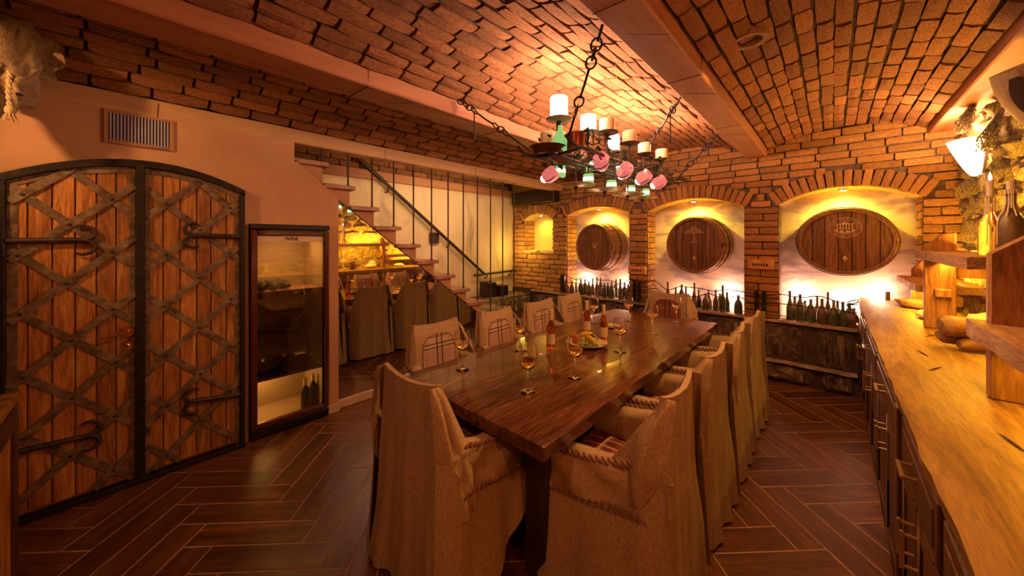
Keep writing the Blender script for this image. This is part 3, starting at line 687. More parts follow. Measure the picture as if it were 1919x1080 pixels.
# ------------------------------------------------------------------ barrels
def barrel(cx, cz, rx, rz, emblem, label):
    t = thing('wine_barrel', label, 'barrel', (cx, 0, cz), 0, 'oak barrels in the niches'); YH, YE = 4.72, 5.14
    def rad(y):
        s = (y - YH + .03) / (YE - YH + .03); return 1 + .10 * sin(pi * min(1, s * .62))
    ns = 24
    for k in range(ns):
        a0_, a1_ = 2 * pi * k / ns, 2 * pi * (k + 1) / ns
        def f(u, v): a = a0_ + (a1_ - a0_) * (.03 + .94 * u); y = YH - .03 + (YE - YH + .03) * v; q = rad(y); return (cos(a) * rx * q, y, sin(a) * rz * q)
        MB().slab(f, lambda u, v: (-cos((a0_ + a1_) / 2) * .026, 0, -sin((a0_ + a1_) / 2) * .026), 2, 5).build('stave', STAVEW, t)
    np_ = 7
    for k in range(np_):
        x0, x1 = -1 + 2 * k / np_, -1 + 2 * (k + 1) / np_; x0 += .008; x1 -= .008
        xs_ = [x0 + (x1 - x0) * i / 4 for i in range(5)]; q = .955
        P = [(x * rx * q, sqrt(max(0, 1 - x * x)) * rz * q) for x in xs_] + [(x * rx * q, -sqrt(max(0, 1 - x * x)) * rz * q) for x in reversed(xs_)]
        MB().prism(P, YH + R.uniform(-.001, .002), YH + .02, 'y').build('head_board', BARRW, t, bev=.0015)
    for y, wd in ((YH + .07, .028), (YH + .20, .032)):
        MB().slab(lambda u, v: (cos(2 * pi * u) * rx * (rad(y) + .008), y + wd * (v - .5), sin(2 * pi * u) * rz * (rad(y) + .008)), lambda u, v: (cos(2 * pi * u) * .003, 0, sin(2 * pi * u) * .003), 48, 1).build('hoop', STAVEW if y < YH + .1 else IRON, t)
    rim = MB(); rim.slab(lambda u, v: (cos(2 * pi * u) * rx * (.945 + .065 * v), YH - .03 - .004 * sin(pi * v), sin(2 * pi * u) * rz * (.945 + .065 * v)), lambda u, v: (0, .03, 0), 56, 2); rim.build('chime_rim', BARRW, t)
    e = MB(); ye = YH - .004
    if emblem == 'tree':
        for zz, hw, nb in ((.212, .028, 2), (.192, .058, 4), (.170, .088, 6), (.148, .112, 7)):
            e.tube([(-hw + 2 * hw * i / (nb * 4), ye, zz + .013 * abs(sin(pi * i / 4)) + .006 * (1 - abs(2 * i / (nb * 4) - 1))) for i in range(nb * 4 + 1)], .0032, 5)
            e.tube([(-hw, ye, zz), (0, ye, zz - .004), (hw, ye, zz)], .0026, 5)
        e.tube([(0, ye, .15), (.003, ye, .09), (0, ye, .035)], [.004, .0045, .006], 5); e.tube([(-.05, ye, .03), (-.015, ye, .036), (.015, ye, .036), (.05, ye, .03)], .003, 5)
    if emblem == 'faint':
        for a in range(7): e.tube([(0, ye, -.02), (.05 * sin(a - 3) , ye, .05 + .03 * cos((a - 3) * .7))], .002, 4)
    if emblem == 'crest':
        zc = .135; A, B = .118, .098
        for q in (1.0, .72): e.tube([(A * q * cos(2 * pi * i / 40), ye, zc + B * q * sin(2 * pi * i / 40)) for i in range(40)], .0022 if q == 1 else .0014, 5, True)
        e.box(-.062, .062, ye - .002, ye, zc + .032, zc + .040); e.prism([(-.03, zc + .042), (.03, zc + .042), (0, zc + .060)], ye - .002, ye, 'y'); e.box(-.062, .062, ye - .002, ye, zc - .014, zc - .008)
        for i in range(6): e.box(-.056 + i * .0205, -.048 + i * .0205, ye - .002, ye, zc - .010, zc + .034)
        for i in range(9):
            aa = pi + pi * (i + .5) / 9; e.ball((.062 * cos(aa), ye, zc - .018 + .034 * sin(aa)), .009, 6, 4, (1.2, .3, .8))
        e.ball((-.02, ye, zc - .035), .013, 6, 4, (1, .3, .8)); e.ball((.02, ye, zc - .035), .013, 6, 4, (1, .3, .8))
    if e.v:
        eo = e.build('emblem', EMB, t)
        if emblem == 'crest':
            for body, a_st, a_en, flip in (('VI\u00d1A TARAPAC\u00c1', 200, -12, False), ('DESDE 1874', 222, 318, True)):
                for i, ch in enumerate(body):
                    if ch == ' ': continue
                    an = radians(a_st + (a_en - a_st) * (i + .5) / len(body)); p = Vector((A * .86 * cos(an), ye, zc + B * .86 * sin(an))); rr = Vector((cos(an) / A, 0, sin(an) / B)).normalized()
                    up = -rr if flip else rr; xd = Vector((up.z, 0, -up.x))
                    me = text(ch, .026, EMB, None, frame(xd, up, Vector((0, -1, 0)), p)); new('letter', me, eo)
    tap = MB(); tap.prism([(0, -.135), (.020, -.165), (0, -.195), (-.020, -.165)], YH - .010, YH, 'y'); tap.ball((0, YH - .012, -.165), .010, 8, 5)
    tap.build('tap_plate', EMB if emblem != 'faint' else BARRW, t, bev=.001)
    return t
barrel(-2.645, 1.445, .305, .34, 'faint', 'round oak barrel in the arched niche nearest the stairs, its brand hardly visible')
barrel(-1.265, 1.488, .318, .338, 'tree', 'oak barrel in the middle arched niche, branded with a spreading tree')
barrel(.089, 1.536, .352, .318, 'crest', 'oval oak barrel with a round lettered crest, in the niche nearest the counter')
for i, (x, z) in enumerate(((-3.83, 1.985), (-2.69, 2.03), (-1.33, 2.05), (.08, 2.06))):
    o = MB().lathe([(.0, -.004), (.030, -.004), (.042, .0), (.042, .015)], 16).build('niche_lamp', BRASS, None, loc=(x, 4.93, z))
    tag(o, ['small round spot lamp at the top of the empty little niche', 'small round spot lamp above the barrel nearest the stairs', 'small round spot lamp above the tree-branded barrel', 'small round spot lamp above the crested oval barrel'][i], 'lamp', 'niche spot lamps')
    MB().lathe([(.0, -.007), (.024, -.006), (.026, -.003)], 12).build('lens', SPOTG, o)

# ------------------------------------------------------------------ bottles, tealights and wire in front of the niches
tall_me = MB().lathe([(.0, 0), (.033, 0), (.034, .01), (.034, .14), (.022, .20), (.013, .24), (.0125, .33), (.015, .332), (.015, .34), (.0, .34)], 12)
fat_me = MB().lathe([(.0, 0), (.044, 0), (.046, .01), (.046, .13), (.036, .18), (.016, .215), (.0135, .275), (.017, .277), (.017, .287), (.0, .287)], 12)
kinds = [tall_me.mesh('bottle', DUSTG), tall_me.mesh('bottle', DUSTB), fat_me.mesh('bottle', DUSTG), fat_me.mesh('bottle', DUSTB), MB().lathe(BOT, 12).mesh('bottle', DUSTG)]
def ray_x(u, y): a = (u - 960) / 653; s, c_ = sin(a0), cos(a0); return y * (-s + a * c_) / (c_ + a * s)
ORD = 'first second third fourth fifth sixth seventh eighth ninth tenth eleventh twelfth thirteenth fourteenth fifteenth'.split()
rows_ = {'nearest the stairs': [1073, 1081, 1089, 1097, 1104, 1111, 1119, 1126, 1133, 1140, 1147, 1155, 1163, 1171, 1178],
         'branded with a tree': [1252, 1267, 1278, 1286, 1302, 1310, 1323, 1329, 1342, 1350, 1355, 1363, 1384],
         'with the round crest': [1481, 1490, 1500, 1509, 1520, 1532, 1541, 1552, 1563, 1570, 1580, 1592, 1600]}
for nm, us in rows_.items():
    for i, u in enumerate(us):
        y = 4.88 + (.10 if i % 2 else .0) + R.uniform(-.01, .02); x = ray_x(u, y)
        ki = R.randrange(5); o = new('bottle', kinds[ki], None, (x, y, ZP)); o.scale = (.95,) * 2 + (R.uniform(.68, .98),)
        kn = ('tall dusty green', 'tall dusty brown', 'broad dusty green', 'broad dusty brown', 'slim dusty green')[ki]
        tag(o, kn + ' wine bottle, ' + ORD[i] + ' from the left under the barrel ' + nm, 'bottle', 'bottles under the barrel ' + nm)
for x, z, lb in ((-3.02, ZP, 'glowing tealight behind the bottles at the stair side of the niche nearest the stairs'), (-2.30, ZP, 'glowing tealight behind the bottles at the far right of the niche nearest the stairs'), (-.95, ZP, 'glowing tealight behind the bottles under the tree-branded barrel'),
                 (-.25, ZP, 'glowing tealight behind the bottles at the left under the crested barrel'), (.10, ZP, 'glowing tealight behind the bottles in the middle under the crested barrel')):
    o = MB().lathe([(.0, 0), (.030, 0), (.034, .02), (.034, .09), (.030, .09), (.0, .088)], 12).build('tealight', TEAL, None, loc=(x, 5.09, z)); tag(o, lb, 'candle', 'tealights in the niches')
for u, m_, lb in ((1636, TEAL, 'glowing white candle jar on the far end of the counter, left of its pair'), (1652, TEAL, 'glowing white candle jar on the far end of the counter, right of its pair'), (1663, DUSTB, 'unlit dark candle jar on the far end of the counter beside the glowing pair')):
    o = MB().lathe([(.0, 0), (.020, 0), (.022, .01), (.022, .085), (.018, .085), (.0, .083)], 12).build('candle_jar', m_, None, loc=(ray_x(u, 5.05), 5.05, .955)); tag(o, lb, 'candle')
wr = thing('wire_fence', 'dark vine-like iron wires strung in front of the niche bottles', 'wire')
for z, am in ((.955, .03), (.865, .03), (.735, .008)):
    pts = []
    for i in range(90):
        x = -3.20 + 3.38 * i / 89; q = nz((x * 2.1, z * 7, 0)); q = max(0, abs(q) - .06) * (1 if q > 0 else -1)
        pts.append((x, 4.775 + .01 * nz((x * 3, z, 5)), z - .012 * (x + 3.2) * .3 + am * 3.2 * q * sin(x * 13)))
    MB().tube(pts, .0052 if am > .01 else .004, 5).build('wire', DIRON, wr)
MB().tube([(.10, 4.77, .93), (.16, 4.76, .965), (.185, 4.75, .97), (.18, 4.75, .945), (.1, 4.77, .90)], .006, 6).build('curl', DIRON, wr)
for x in (-3.29, -3.25, -2.06, -1.99, -.635, -.565):
    b_ = MB().box(x - .018, x + .018, 4.775, 4.815, .70, .97).build('bracket', DIRON, wr, bev=.003)
    bo = MB()
    for z in (.735, .865, .945): bo.ball((x, 4.772, z), .010, 8, 4)
    bo.build('bolt', IRON, b_)

# ------------------------------------------------------------------ table
tb = thing('dining_table', 'long dark walnut dining table with thick rough-edged top, set with glasses', 'table', (-1.352, 2.45, 0))
def top(u, v):
    x, y = -.535 + 1.07 * u, -1.375 + 2.75 * v
    e = .010 * nz((y * 5, x * 2, 3)) if u in (0, 1) else 0; e2 = .010 * nz((x * 7, y, 8)) if v in (0, 1) else 0
    return (x + e, y + e2, .75 - .0012 * (1 + nz((x * 14, y * 3, 0))) - (.004 if u in (0, 1) or v in (0, 1) else 0))
MB().slab(top, lambda u, v: ((.5 - u) * .02, (.5 - v) * .02, -.065 + .004 * nz((u * 8, v * 20, 4))), 30, 70).build('tabletop', TABLEW, tb, smooth=30)
for x in (-.36, .36):
    for y in (-1.15, 1.15): MB().box(x - .065, x + .065, y - .065, y + .065, 0, .685).build('leg', DARKW, tb, bev=.008)
MB().box(-.30, .30, -1.17, -1.13, .58, .685).box(-.30, .30, 1.13, 1.17, .58, .685).box(-.38, -.34, -1.09, 1.09, .58, .685).box(.34, .38, -1.09, 1.09, .58, .685).build('apron', DARKW, tb, bev=.003)

# ------------------------------------------------------------------ slip-covered chairs
def braid(pts, r=.0072):
    pts = [Vector(p) for p in pts]; mb = MB(); L = [0]
    for a, b in zip(pts, pts[1:]): L.append(L[-1] + (b - a).length)
    def at(s):
        for i in range(len(pts) - 1):
            if s <= L[i + 1] or i == len(pts) - 2:
                q = (s - L[i]) / (L[i + 1] - L[i]); return pts[i].lerp(pts[i + 1], q), (pts[i + 1] - pts[i]).normalized()
    n = max(4, int(L[-1] / .028)); st_ = L[-1] / n
    for k in range(n):
        p, t = at((k + .5) * st_); up = Vector((0, 0, 1)); sd_ = t.cross(up).normalized(); up = sd_.cross(t)
        a = t * .62 + up * .6 + sd_ * .15; a.normalize()
        mb.tube([p - a * st_ * .72, p - a * st_ * .4, p + a * st_ * .4, p + a * st_ * .72], [r * .35, r, r, r * .35], 6)
    return mb
def make_chair(label, panel=PLB, lift=0):
    t = thing('slipcovered_chair', label, 'chair', (0, 0, 0), 0, 'linen slip-covered chairs around the table')
    hw = lambda v: .210 + .042 * v ** 1.6 + .004 * sin(v * 9)
    def bk(u, v):
        a = 2 * u - 1; z = .945 - (.022 * (1 - a * a)) * (1 - v) ** 3 - .925 * v
        return (a * hw(v), -.300 - .035 * v ** 2 + .020 * (1 - v) * a * a - .012 * sin(a * 8 + 1) * v ** 1.5 - .006 * sin(a * 17) * v + .007 * nz((a * 3, v * 3.5, 1)) + .004 * sin(a * 5 + v * 9) * v, z)
    MB().slab(bk, lambda u, v: (0, .022 + .030 * (1 - (1 - v) ** 6), 0), 20, 18).build('back_cover', LINEN, t, smooth=60)
    ft = MB().slab(lambda u, v: ((2 * u - 1) * (.207 + .015 * v), -.279 + .047 * v + .012 * (2 * u - 1) ** 2 * (1 - v), .938 - .022 * (1 - (2 * u - 1) ** 2) * (1 - v) - .46 * v), lambda u, v: (0, .03 * min(1, v * 5 + .2), 0), 12, 10)
    ft.build('front_cover', LINEN, t, smooth=60)
    A = lambda a: (.150 * (abs(cos(a)) ** .7) * (1 if cos(a) > 0 else -1), .735 + .125 * abs(sin(a)) ** .8)
    P = [(-.155, .52)] + [A(pi - pi * i / 16) for i in range(17)] + [(.155, .52)]; yf = lambda z: -.279 + .047 * (.938 - z) / .46 + .034
    pn = MB(); k = len(P); pn.add([(x, yf(z) + .002, z) for x, z in P] + [(x, yf(z) - .012, z) for x, z in P], [tuple(range(k))] + [(i, (i + 1) % k, k + (i + 1) % k, k + i) for i in range(k)])
    po = pn.build('plaid_panel', panel, t, smooth=20)
    MB().tube([(x, yf(z) + .003, z) for x, z in P], .0026, 5).build('piping', ROPE, po)
    for s in (-1, 1):
        def flap(u, v):       # u: back to front, v: top to hem; a wide cape on one side, a narrow hanging lapel on the other
            if s < 0:
                y = -.318 + .015 * v + u * (.04 + .20 * v ** .9); hem = .50 + .13 * u - .10 * max(0, 1 - abs(u - .25) / .3)
                out = .030 * v + .070 * sin(pi * min(1, v)) * sin(pi * (.1 + .85 * u)) + .030 * sin(u * 9.5 + 1 + v * 2.5) * v + .010 * nz((u * 4, v * 5, 3)) + .012 * max(0, v - .75)
            else:
                y = -.322 + .02 * v + (u + .10 * sin(2 * pi * u) * v) * (.045 + .15 * v ** .7); hem = .36 + .16 * u + .03 * sin(u * 7)
                out = (.086 * v ** .7) * (.55 * sin(pi * u) + .60 * abs(sin(2 * pi * u)) ** 1.3) + .012 * sin(v * 7 + u * 3) * v
            return (s * (.204 + .036 * v + out), y, .940 + (hem - .940) * v ** .95 + .006 * sin(u * 75) * (v > .97))
        MB().slab(flap, lambda u, v: (s * .006, 0, 0), 22, 16).build('hood_flap', LINEN, t, smooth=70)
        cx = s * .262; prof = [(-.052, .49), (-.054, .585), (-.046, .622), (-.022, .640), (.018, .642), (.044, .626), (.056, .585), (.062, .52), (.066, .455)]
        def arm(u, v):
            i = u * (len(prof) - 1); j = min(int(i), len(prof) - 2); q = i - j; px = prof[j][0] * (1 - q) + prof[j + 1][0] * q; pz = prof[j][1] * (1 - q) + prof[j + 1][1] * q
            y = -.255 + .475 * v; sag = -.022 * sin(pi * v) + .075 * (1 - v); e = 1 - .12 * max(0, (v - .9) / .1) ** 2
            k_ = min(1, v * 2.6); wr = .011 * sin((u * 5 + v * 4) * 3 + s) * (j > 3) + .014 * nz((u * 6, v * 5, s))
            return (cx - s * .035 * (1 - k_) + s * px * e * (.72 + .28 * k_) + s * wr, y, pz + (sag if pz > .56 else .07 * (1 - v) if j > 4 else 0) + .006 * nz((u * 4, v * 7, 2 + s)))
        m_ = MB().slab(arm, lambda u, v: (0, 0, -.002), 16, 14); W = 17
        m_.add([arm(i / 16, 1) for i in range(W)] + [(cx, .222, .46)], [(i, i + 1, W) for i in range(W - 1)])
        ao = m_.build('arm_cover', LINEN, t, smooth=60)
        braid([(cx + s * .047, -.22 + .44 * v, .632 - .022 * sin(pi * v) + .075 * (1 - v)) for v in [i / 6 for i in range(7)]]).build('braid_trim', ROPE, ao, smooth=70)
        braid([(cx + s * .068, -.24 + .46 * v, .452 + .07 * (1 - v) + .004 * sin(v * 9)) for v in [i / 6 for i in range(7)]], .0062).build('braid_trim', ROPE, ao, smooth=70)
        tl = MB(); tl.tube([(s * .30, -.17, .44), (s * .312, -.165, .38), (s * .312, -.16, .33)], [.005, .009, .013], 6); tl.build('tassel', ROPE, ao)
    braid([(-.30 + .6 * i / 8, .226, .600 if i in (0, 8) else .472) for i in range(0, 9)][1:-1], .0062).build('braid_trim', ROPE, t, smooth=70)
    path = [(-.235, -.315), (-.318, -.24), (-.322, .20), (-.295, .235), (.295, .235), (.322, .20), (.318, -.24), (.235, -.315)]; Ls = [0]
    for a, b in zip(path, path[1:]): Ls.append(Ls[-1] + sqrt((b[0] - a[0]) ** 2 + (b[1] - a[1]) ** 2))
    def skirt(u, v):
        d = u * Ls[-1]; i = max(k for k in range(len(path) - 1) if Ls[k] <= d + 1e-9); q = (d - Ls[i]) / (Ls[i + 1] - Ls[i]); a, b = path[i], path[i + 1]
        x, y = a[0] + (b[0] - a[0]) * q, a[1] + (b[1] - a[1]) * q; fl = .030 * v + .016 * v * sin(u * 46) + .006 * v * sin(u * 101)
        nx_, ny_ = (b[1] - a[1]), -(b[0] - a[0]); l_ = sqrt(nx_ * nx_ + ny_ * ny_)
        return (x - nx_ / l_ * fl, y - ny_ / l_ * fl, lift * v * max(0, min(1, (y + .16) / .34)) * (1 if x > -.2 else .3) + .47 - .45 * v + (.07 * max(0, min(1, (.2 - y) / .45)) + .10 * max(0, min(1, (-.22 - y) / .06))) * (1 - v) * (y < .21) + .012 * sin(u * 14) * v)
    MB().slab(skirt, lambda u, v: (0, 0, -.003) if False else (-.004 * (1 if skirt(u, v)[0] > 0 else -1), 0, 0), 60, 8).build('skirt', LINEN, t, smooth=70)
    c_ = MB(); c_.slab(lambda u, v: ((2 * u - 1) * .205, -.225 + .43 * v, .50 + .018 * (1 - (2 * u - 1) ** 4) * (1 - (2 * v - 1) ** 4)), lambda u, v: (0, 0, -.06), 12, 12)
    c_.build('seat_cushion', PLS, t, smooth=60)
    MB().box(-.24, .24, -.25, .20, .36, .44).build('seat_frame', DARKW, t)
    for x in (-.24, .24):
        for y in (-.25, .20): MB().box(x - .022, x + .022, y - .022, y + .022, 0, .37).build('leg', DARKW, t)
    return t
BASE = 'linen slip-covered chair '
en = make_chair(BASE + "at the table's near end, its plain back to the viewer", PLB, .30)
en.location = (-1.425, 1.125, 0); en.rotation_euler = (0, 0, radians(3))
ch = None
def place(x, y, rz, label):
    global ch
    if ch is None:
        ch = make_chair(label); ch.scale = (.91, 1, 1); ch.location = (x, y, 0); ch.rotation_euler = (0, 0, rz)
    else: copy_of(ch, (x, y, 0), rz, label)
lab_r = ['on the counter side of the table, first from its front corner', 'on the counter side of the table, second from its front corner', 'on the counter side of the table, third from its front corner', 'on the counter side of the table, last before the barrels']
for y, lb, dr in zip((1.56, 2.20, 2.85, 3.48), lab_r, (2, -2, 1, -4)): place(-.755, y, pi / 2 + radians(dr), BASE + lb)
lab_l = ['on the stair side of the table, nearest the wine fridge', 'on the stair side of the table, second from the fridge', 'on the stair side of the table, third from the fridge', 'on the stair side of the table, last before the brick wall']
for y, lb, dr in zip((1.52, 2.17, 2.78, 3.36), lab_l, (-2, 2, -1, 3)): place(-1.91, y, -pi / 2 + radians(dr), BASE + lb)
ce = make_chair('linen slip-covered chair with reddish plaid back, at the far table end before the barrels', PLBR)
ce.location = (-1.42, 3.96, 0); ce.rotation_euler = (0, 0, pi + radians(-3))

# ------------------------------------------------------------------ things on the table
T0 = .7495
GP = [(.0, 0), (.041, 0), (.042, .002), (.030, .006), (.007, .012), (.0042, .03), (.004, .105), (.008, .115), (.028, .13), (.044, .155), (.049, .18), (.047, .205), (.040, .245), (.0385, .245), (.0455, .205), (.0475, .18), (.0425, .156), (.027, .132), (.0, .120)]
g_me = MB().lathe(GP, 20).mesh('bowl', CLEAR, smooth=60)
w_me = MB().lathe([(.0, .121), (.026, .1325), (.0415, .1565), (.0455, .170), (.0, .170)], 20).mesh('wine', WINE, smooth=50)
for x, y, lb in ((-1.681, 1.375, 'beside the nearest plaid chair, left front'), (-1.179, 1.406, "nearest the table's front edge, centre"), (-1.097, 1.731, 'in front of the fruit platter'), (-1.666, 1.897, 'left of the front bottle, stair side'),
                 (-1.115, 2.355, 'just right of the fruit platter'), (-1.129, 2.994, 'standing alone on the far right half of the table'), (-1.118, 3.58, "at the table's far end, by the far chair"), (-1.482, 3.306, 'at the far end behind the pair of bottles'), (-1.70, 3.02, 'in front of the last plaid chair on the stair side')):
    gq = new('wine_glass', g_me, None, (x, y, T0)); tag(gq, 'stemmed glass of white wine ' + lb, 'glass', 'wine glasses on the table'); new('wine', w_me, gq)
tbm = MB().lathe([(.0, 0), (.033, 0), (.034, .008), (.034, .135), (.031, .155), (.015, .195), (.0125, .21), (.0125, .275), (.0, .275)], 18).mesh('wine_bottle', ROSEW)
cap_me = MB().lathe([(.0130, .205), (.0145, .207), (.0145, .282), (.0, .283)], 14).mesh('capsule', SKIN)
lab_me = MB().slab(lambda u, v: (.0346 * sin(-1.1 + 2.2 * u), -.0346 * cos(-1.1 + 2.2 * u), .035 + .075 * v), lambda u, v: (0, -.0005, 0), 10, 1).mesh('bottle_label', PAPER)
for x, y, rz, lb in ((-1.538, 2.099, .6, 'amber rosé bottle with cream label standing alone before the fruit platter'), (-1.549, 2.631, .6, 'amber rosé bottle behind the fruit platter, the left of the pair'), (-1.343, 2.54, .5, 'amber rosé bottle behind the fruit platter, the right of the pair')):
    b_ = new('wine_bottle', tbm, None, (x, y, T0), rz); tag(b_, lb.replace('\u00e9', 'e'), 'bottle', 'rose bottles on the table'); new('capsule', cap_me, b_); new('bottle_label', lab_me, b_)
def oval(n_, rx, ry, z): return [(rx * cos(2 * pi * i / n_), ry * sin(2 * pi * i / n_), z) for i in range(n_)]
pl = MB().lathe([(.0, .006), (.07, .006), (.10, .012), (.155, .028), (.157, .033), (.150, .032), (.098, .018), (.0, .012)], 32, None, 1, .85).build('fruit_platter', mottled('silver_platter', [(.3, (.5, .42, .3)), (.7, (.68, .58, .44))], 8, .3, 0), None, loc=(-1.369, 2.325, T0 - .005), rz=.6)
tag(pl, 'oval silvery platter of fruit in the middle of the table', 'platter')
PX, PY, PZ = -1.369, 2.325, T0 + .012
GRAPE = mottled('green_grape', [(.3, (.26, .34, .05)), (.7, (.48, .50, .12))], 12, .25, 0, var=.15); BAN = mottled('banana_skin', [(.3, (.62, .38, .04)), (.7, (.76, .52, .08))], 8, .5, 0)
gb = thing('grape_bunch', 'bunch of green grapes heaped on the fruit platter', 'grapes', (PX + .035, PY - .02, PZ)); gm = MB().ball((0, 0, 0), .0125, 8, 6).mesh('grape', GRAPE, smooth=80)
for k in range(46):
    a = R.uniform(0, 2 * pi); q = sqrt(R.random()); z = .016 + .045 * (1 - q * q) * R.uniform(.5, 1)
    inst('grape', gm, Matrix.Translation((.07 * q * cos(a), .05 * q * sin(a), z)), gb)
MB().tube([(0, 0, .06), (.01, .01, .085), (.03, .015, .095)], .002, 5).build('stalk', VINE, gb)
def banana(name, c, rz, tilt, lb):
    pts = [(.085 * cos(a), 0, .085 * sin(a)) for a in [radians(35 + 110 * i / 10) for i in range(11)]]; r_ = [.004, .010, .0155, .0175, .018, .018, .018, .0175, .015, .009, .004]
    o = MB().tube(pts, r_, 8).build(name, BAN, None, loc=c); o.rotation_euler = (tilt, 0, rz); tag(o, lb, 'banana')
    MB().tube([pts[0], (pts[0][0] + .014, 0, pts[0][2] - .008)], [.004, .005], 6).build('stem', VINE, o)
banana('banana', (PX + .055, PY - .01, PZ - .015), -.5, .35, 'yellow banana curving over the grapes on the fruit platter')
banana('banana', (PX - .03, PY + .06, PZ - .025), .5, -.2, 'yellow banana at the back of the fruit platter behind the grapes')
ap = MB().lathe([(.0, .004), (.016, .0), (.033, .018), (.037, .038), (.030, .062), (.014, .068), (.0, .060)], 16).build('peach', mottled('peach_skin', [(.35, (.42, .07, .03)), (.65, (.72, .32, .06))], 14, .5, 0), None, loc=(PX - .075, PY - .035, PZ)); tag(ap, 'red and orange peach at the left of the fruit platter', 'fruit')
MB().tube([(0, 0, .06), (.003, 0, .074)], .002, 5).build('stem', VINE, ap)
sf = thing('herb_sprig', 'small dark green herb sprig lying on the fruit at the back of the platter', 'herb', (PX + .01, PY + .055, PZ + .05)); HG = plain('herb_green', (.05, .12, .02), .7)
for k in range(14):
    a = k * 2.4; MB().lathe([(.0, -.014), (.007, 0), (.0, .014)], 5, Matrix.Translation((.022 * cos(a) * (k % 3) / 2, .022 * sin(a) * (k % 3) / 2, .004 * (k % 4))) @ Matrix.Rotation(a, 4, 'Z') @ Matrix.Rotation(1.2, 4, 'Y'), 1, .35).build('leaf', HG, sf)
sl = MB()
for k in range(5):
    a = k * 2 * pi / 5; sl.prism([(0, .010), (.009, 0), (0, -.010), (-.009, 0)], 0, .006, 'z', Matrix.Translation((.018 * cos(a), .018 * sin(a), 0)) @ Matrix.Rotation(a, 4, 'Z'))
so = sl.build('star_fruit_slice', CANDW, None, loc=(PX - .11, PY + .0, PZ + .012)); tag(so, 'pale star-shaped fruit slice on the left rim of the platter', 'fruit')
sp_ = MB().lathe([(.0, .004), (.045, .004), (.075, .012), (.076, .015), (.045, .009), (.0, .008)], 24).build('side_plate', CANDW, None, loc=(-1.50, 2.99, T0 - .003)); tag(sp_, 'small white side plate behind the pair of bottles', 'plate')
nk = MB().slab(lambda u, v: (-.05 + .10 * u, -.03 + .06 * v, .013 + .004 * sin(u * 9)), lambda u, v: (0, 0, .006), 8, 3).build('napkin', PAPER, None, loc=(-1.50, 2.99, T0 - .001), rz=.5); tag(nk, 'folded cream napkin lying on the small white side plate', 'napkin')

# ------------------------------------------------------------------ counter
def ctop(u, v):
    y = -.6 + 5.42 * v; x = .185 + .615 * u
    if u == 0: x += .014 * nz((y * 2.2, 1, 0)) + .007 * nz((y * 9, 2, 0))
    return (x, y, .952 + .0035 * nz((x * 9, y * 2.2, 0)) - (.006 if u == 0 else 0))
ct = MB().slab(ctop, lambda u, v: (.012 if u == 0 else 0, 0, -.06), 14, 120).box(.20, .59, 4.80, 5.13, .897, .950).build('countertop', TOPW, None, smooth=30); tag(ct, 'long thick oak countertop with a rough live edge along the stone wall', 'countertop')
for j, (x, y) in enumerate(((.36, 2.75), (.32, 2.45), (.40, 1.68), (.48, 2.05), (.50, 1.32), (.42, 3.3))):
    p = [(x + .010 * nz((i, j, 0)) + .012 * i * (1 if j % 2 else -.4), y + .024 * i, .9555 + .0035 * nz((x * 9, y * 2.2, 0))) for i in range(6)]
    MB().tube(p, [.001, .003, .0045, .0045, .003, .001], 5, flat=.4).build('crack', HAIR, ct)
CX = .205
cab_y = [(-.45, .45), (.47, 1.34), (1.38, 2.02), (2.10, 3.02), (3.04, 3.92), (3.94, 4.74)]
cab_l = ['behind the viewpoint end of the counter', 'at the near right corner of the picture', 'beside the dark pilaster, second from near', 'mid-length of the counter below the chairs', 'second from the far stone plinth', 'at the far end against the stone plinth']
for (a, b), lb in zip(cab_y, cab_l):
    c_ = thing('counter_cabinet', 'dark walnut base cabinet under the counter, ' + lb, 'cabinet', (CX, (a + b) / 2, 0), 0, 'base cabinets under the counter'); h = (b - a) / 2
    MB().box(.012, .59, -h, h, .06, .885).box(.03, .6, -h, h, 0, .06).build('body', CABW, c_)
    dr = MB().box(-.008, .012, -h + .012, h - .012, .70, .875).build('drawer', CABW, c_, bev=.004)
    def handle(par, y, z, horiz=True):
        m_ = MB()
        if horiz: m_.box(-.048, -.036, y - .06, y + .06, z - .006, z + .006); [m_.box(-.045, -.004, yy - .005, yy + .005, z - .005, z + .005) for yy in (y - .05, y + .05)]
        else: m_.box(-.048, -.036, y - .006, y + .006, z - .06, z + .06); [m_.box(-.045, -.004, y - .005, y + .005, zz - .005, zz + .005) for zz in (z - .05, z + .05)]
        m_.build('handle', STEEL, par, bev=.002)
    MB().box(-.012, -.006, -h + .05, h - .05, .735, .84).build('drawer_panel', CABW, dr, bev=.003); handle(dr, 0, .80)
    for s in (-1, 1):
        y0, y1 = (-h + .012, -.004) if s < 0 else (.004, h - .012)
        do = MB().box(-.008, .012, y0, y0 + .06, .09, .685).box(-.008, .012, y1 - .06, y1, .09, .685).box(-.008, .012, y0 + .06, y1 - .06, .09, .15).box(-.008, .012, y0 + .06, y1 - .06, .625, .685).build('door', CABW, c_, bev=.003)
        MB().box(-.002, .012, y0 + .06, y1 - .06, .15, .625).build('door_panel', CABW, do); handle(do, -.045 * s * -1 if False else (-.035 if s < 0 else .035), .56, False)
pi_ = MB().box(CX - .02, CX + .12, 2.03, 2.09, 0, .892).box(CX - .03, CX + .12, 2.025, 2.095, 0, .08).build('pilaster', CABW, None, bev=.004); tag(pi_, 'dark upright pilaster between two counter cabinets', 'pilaster')
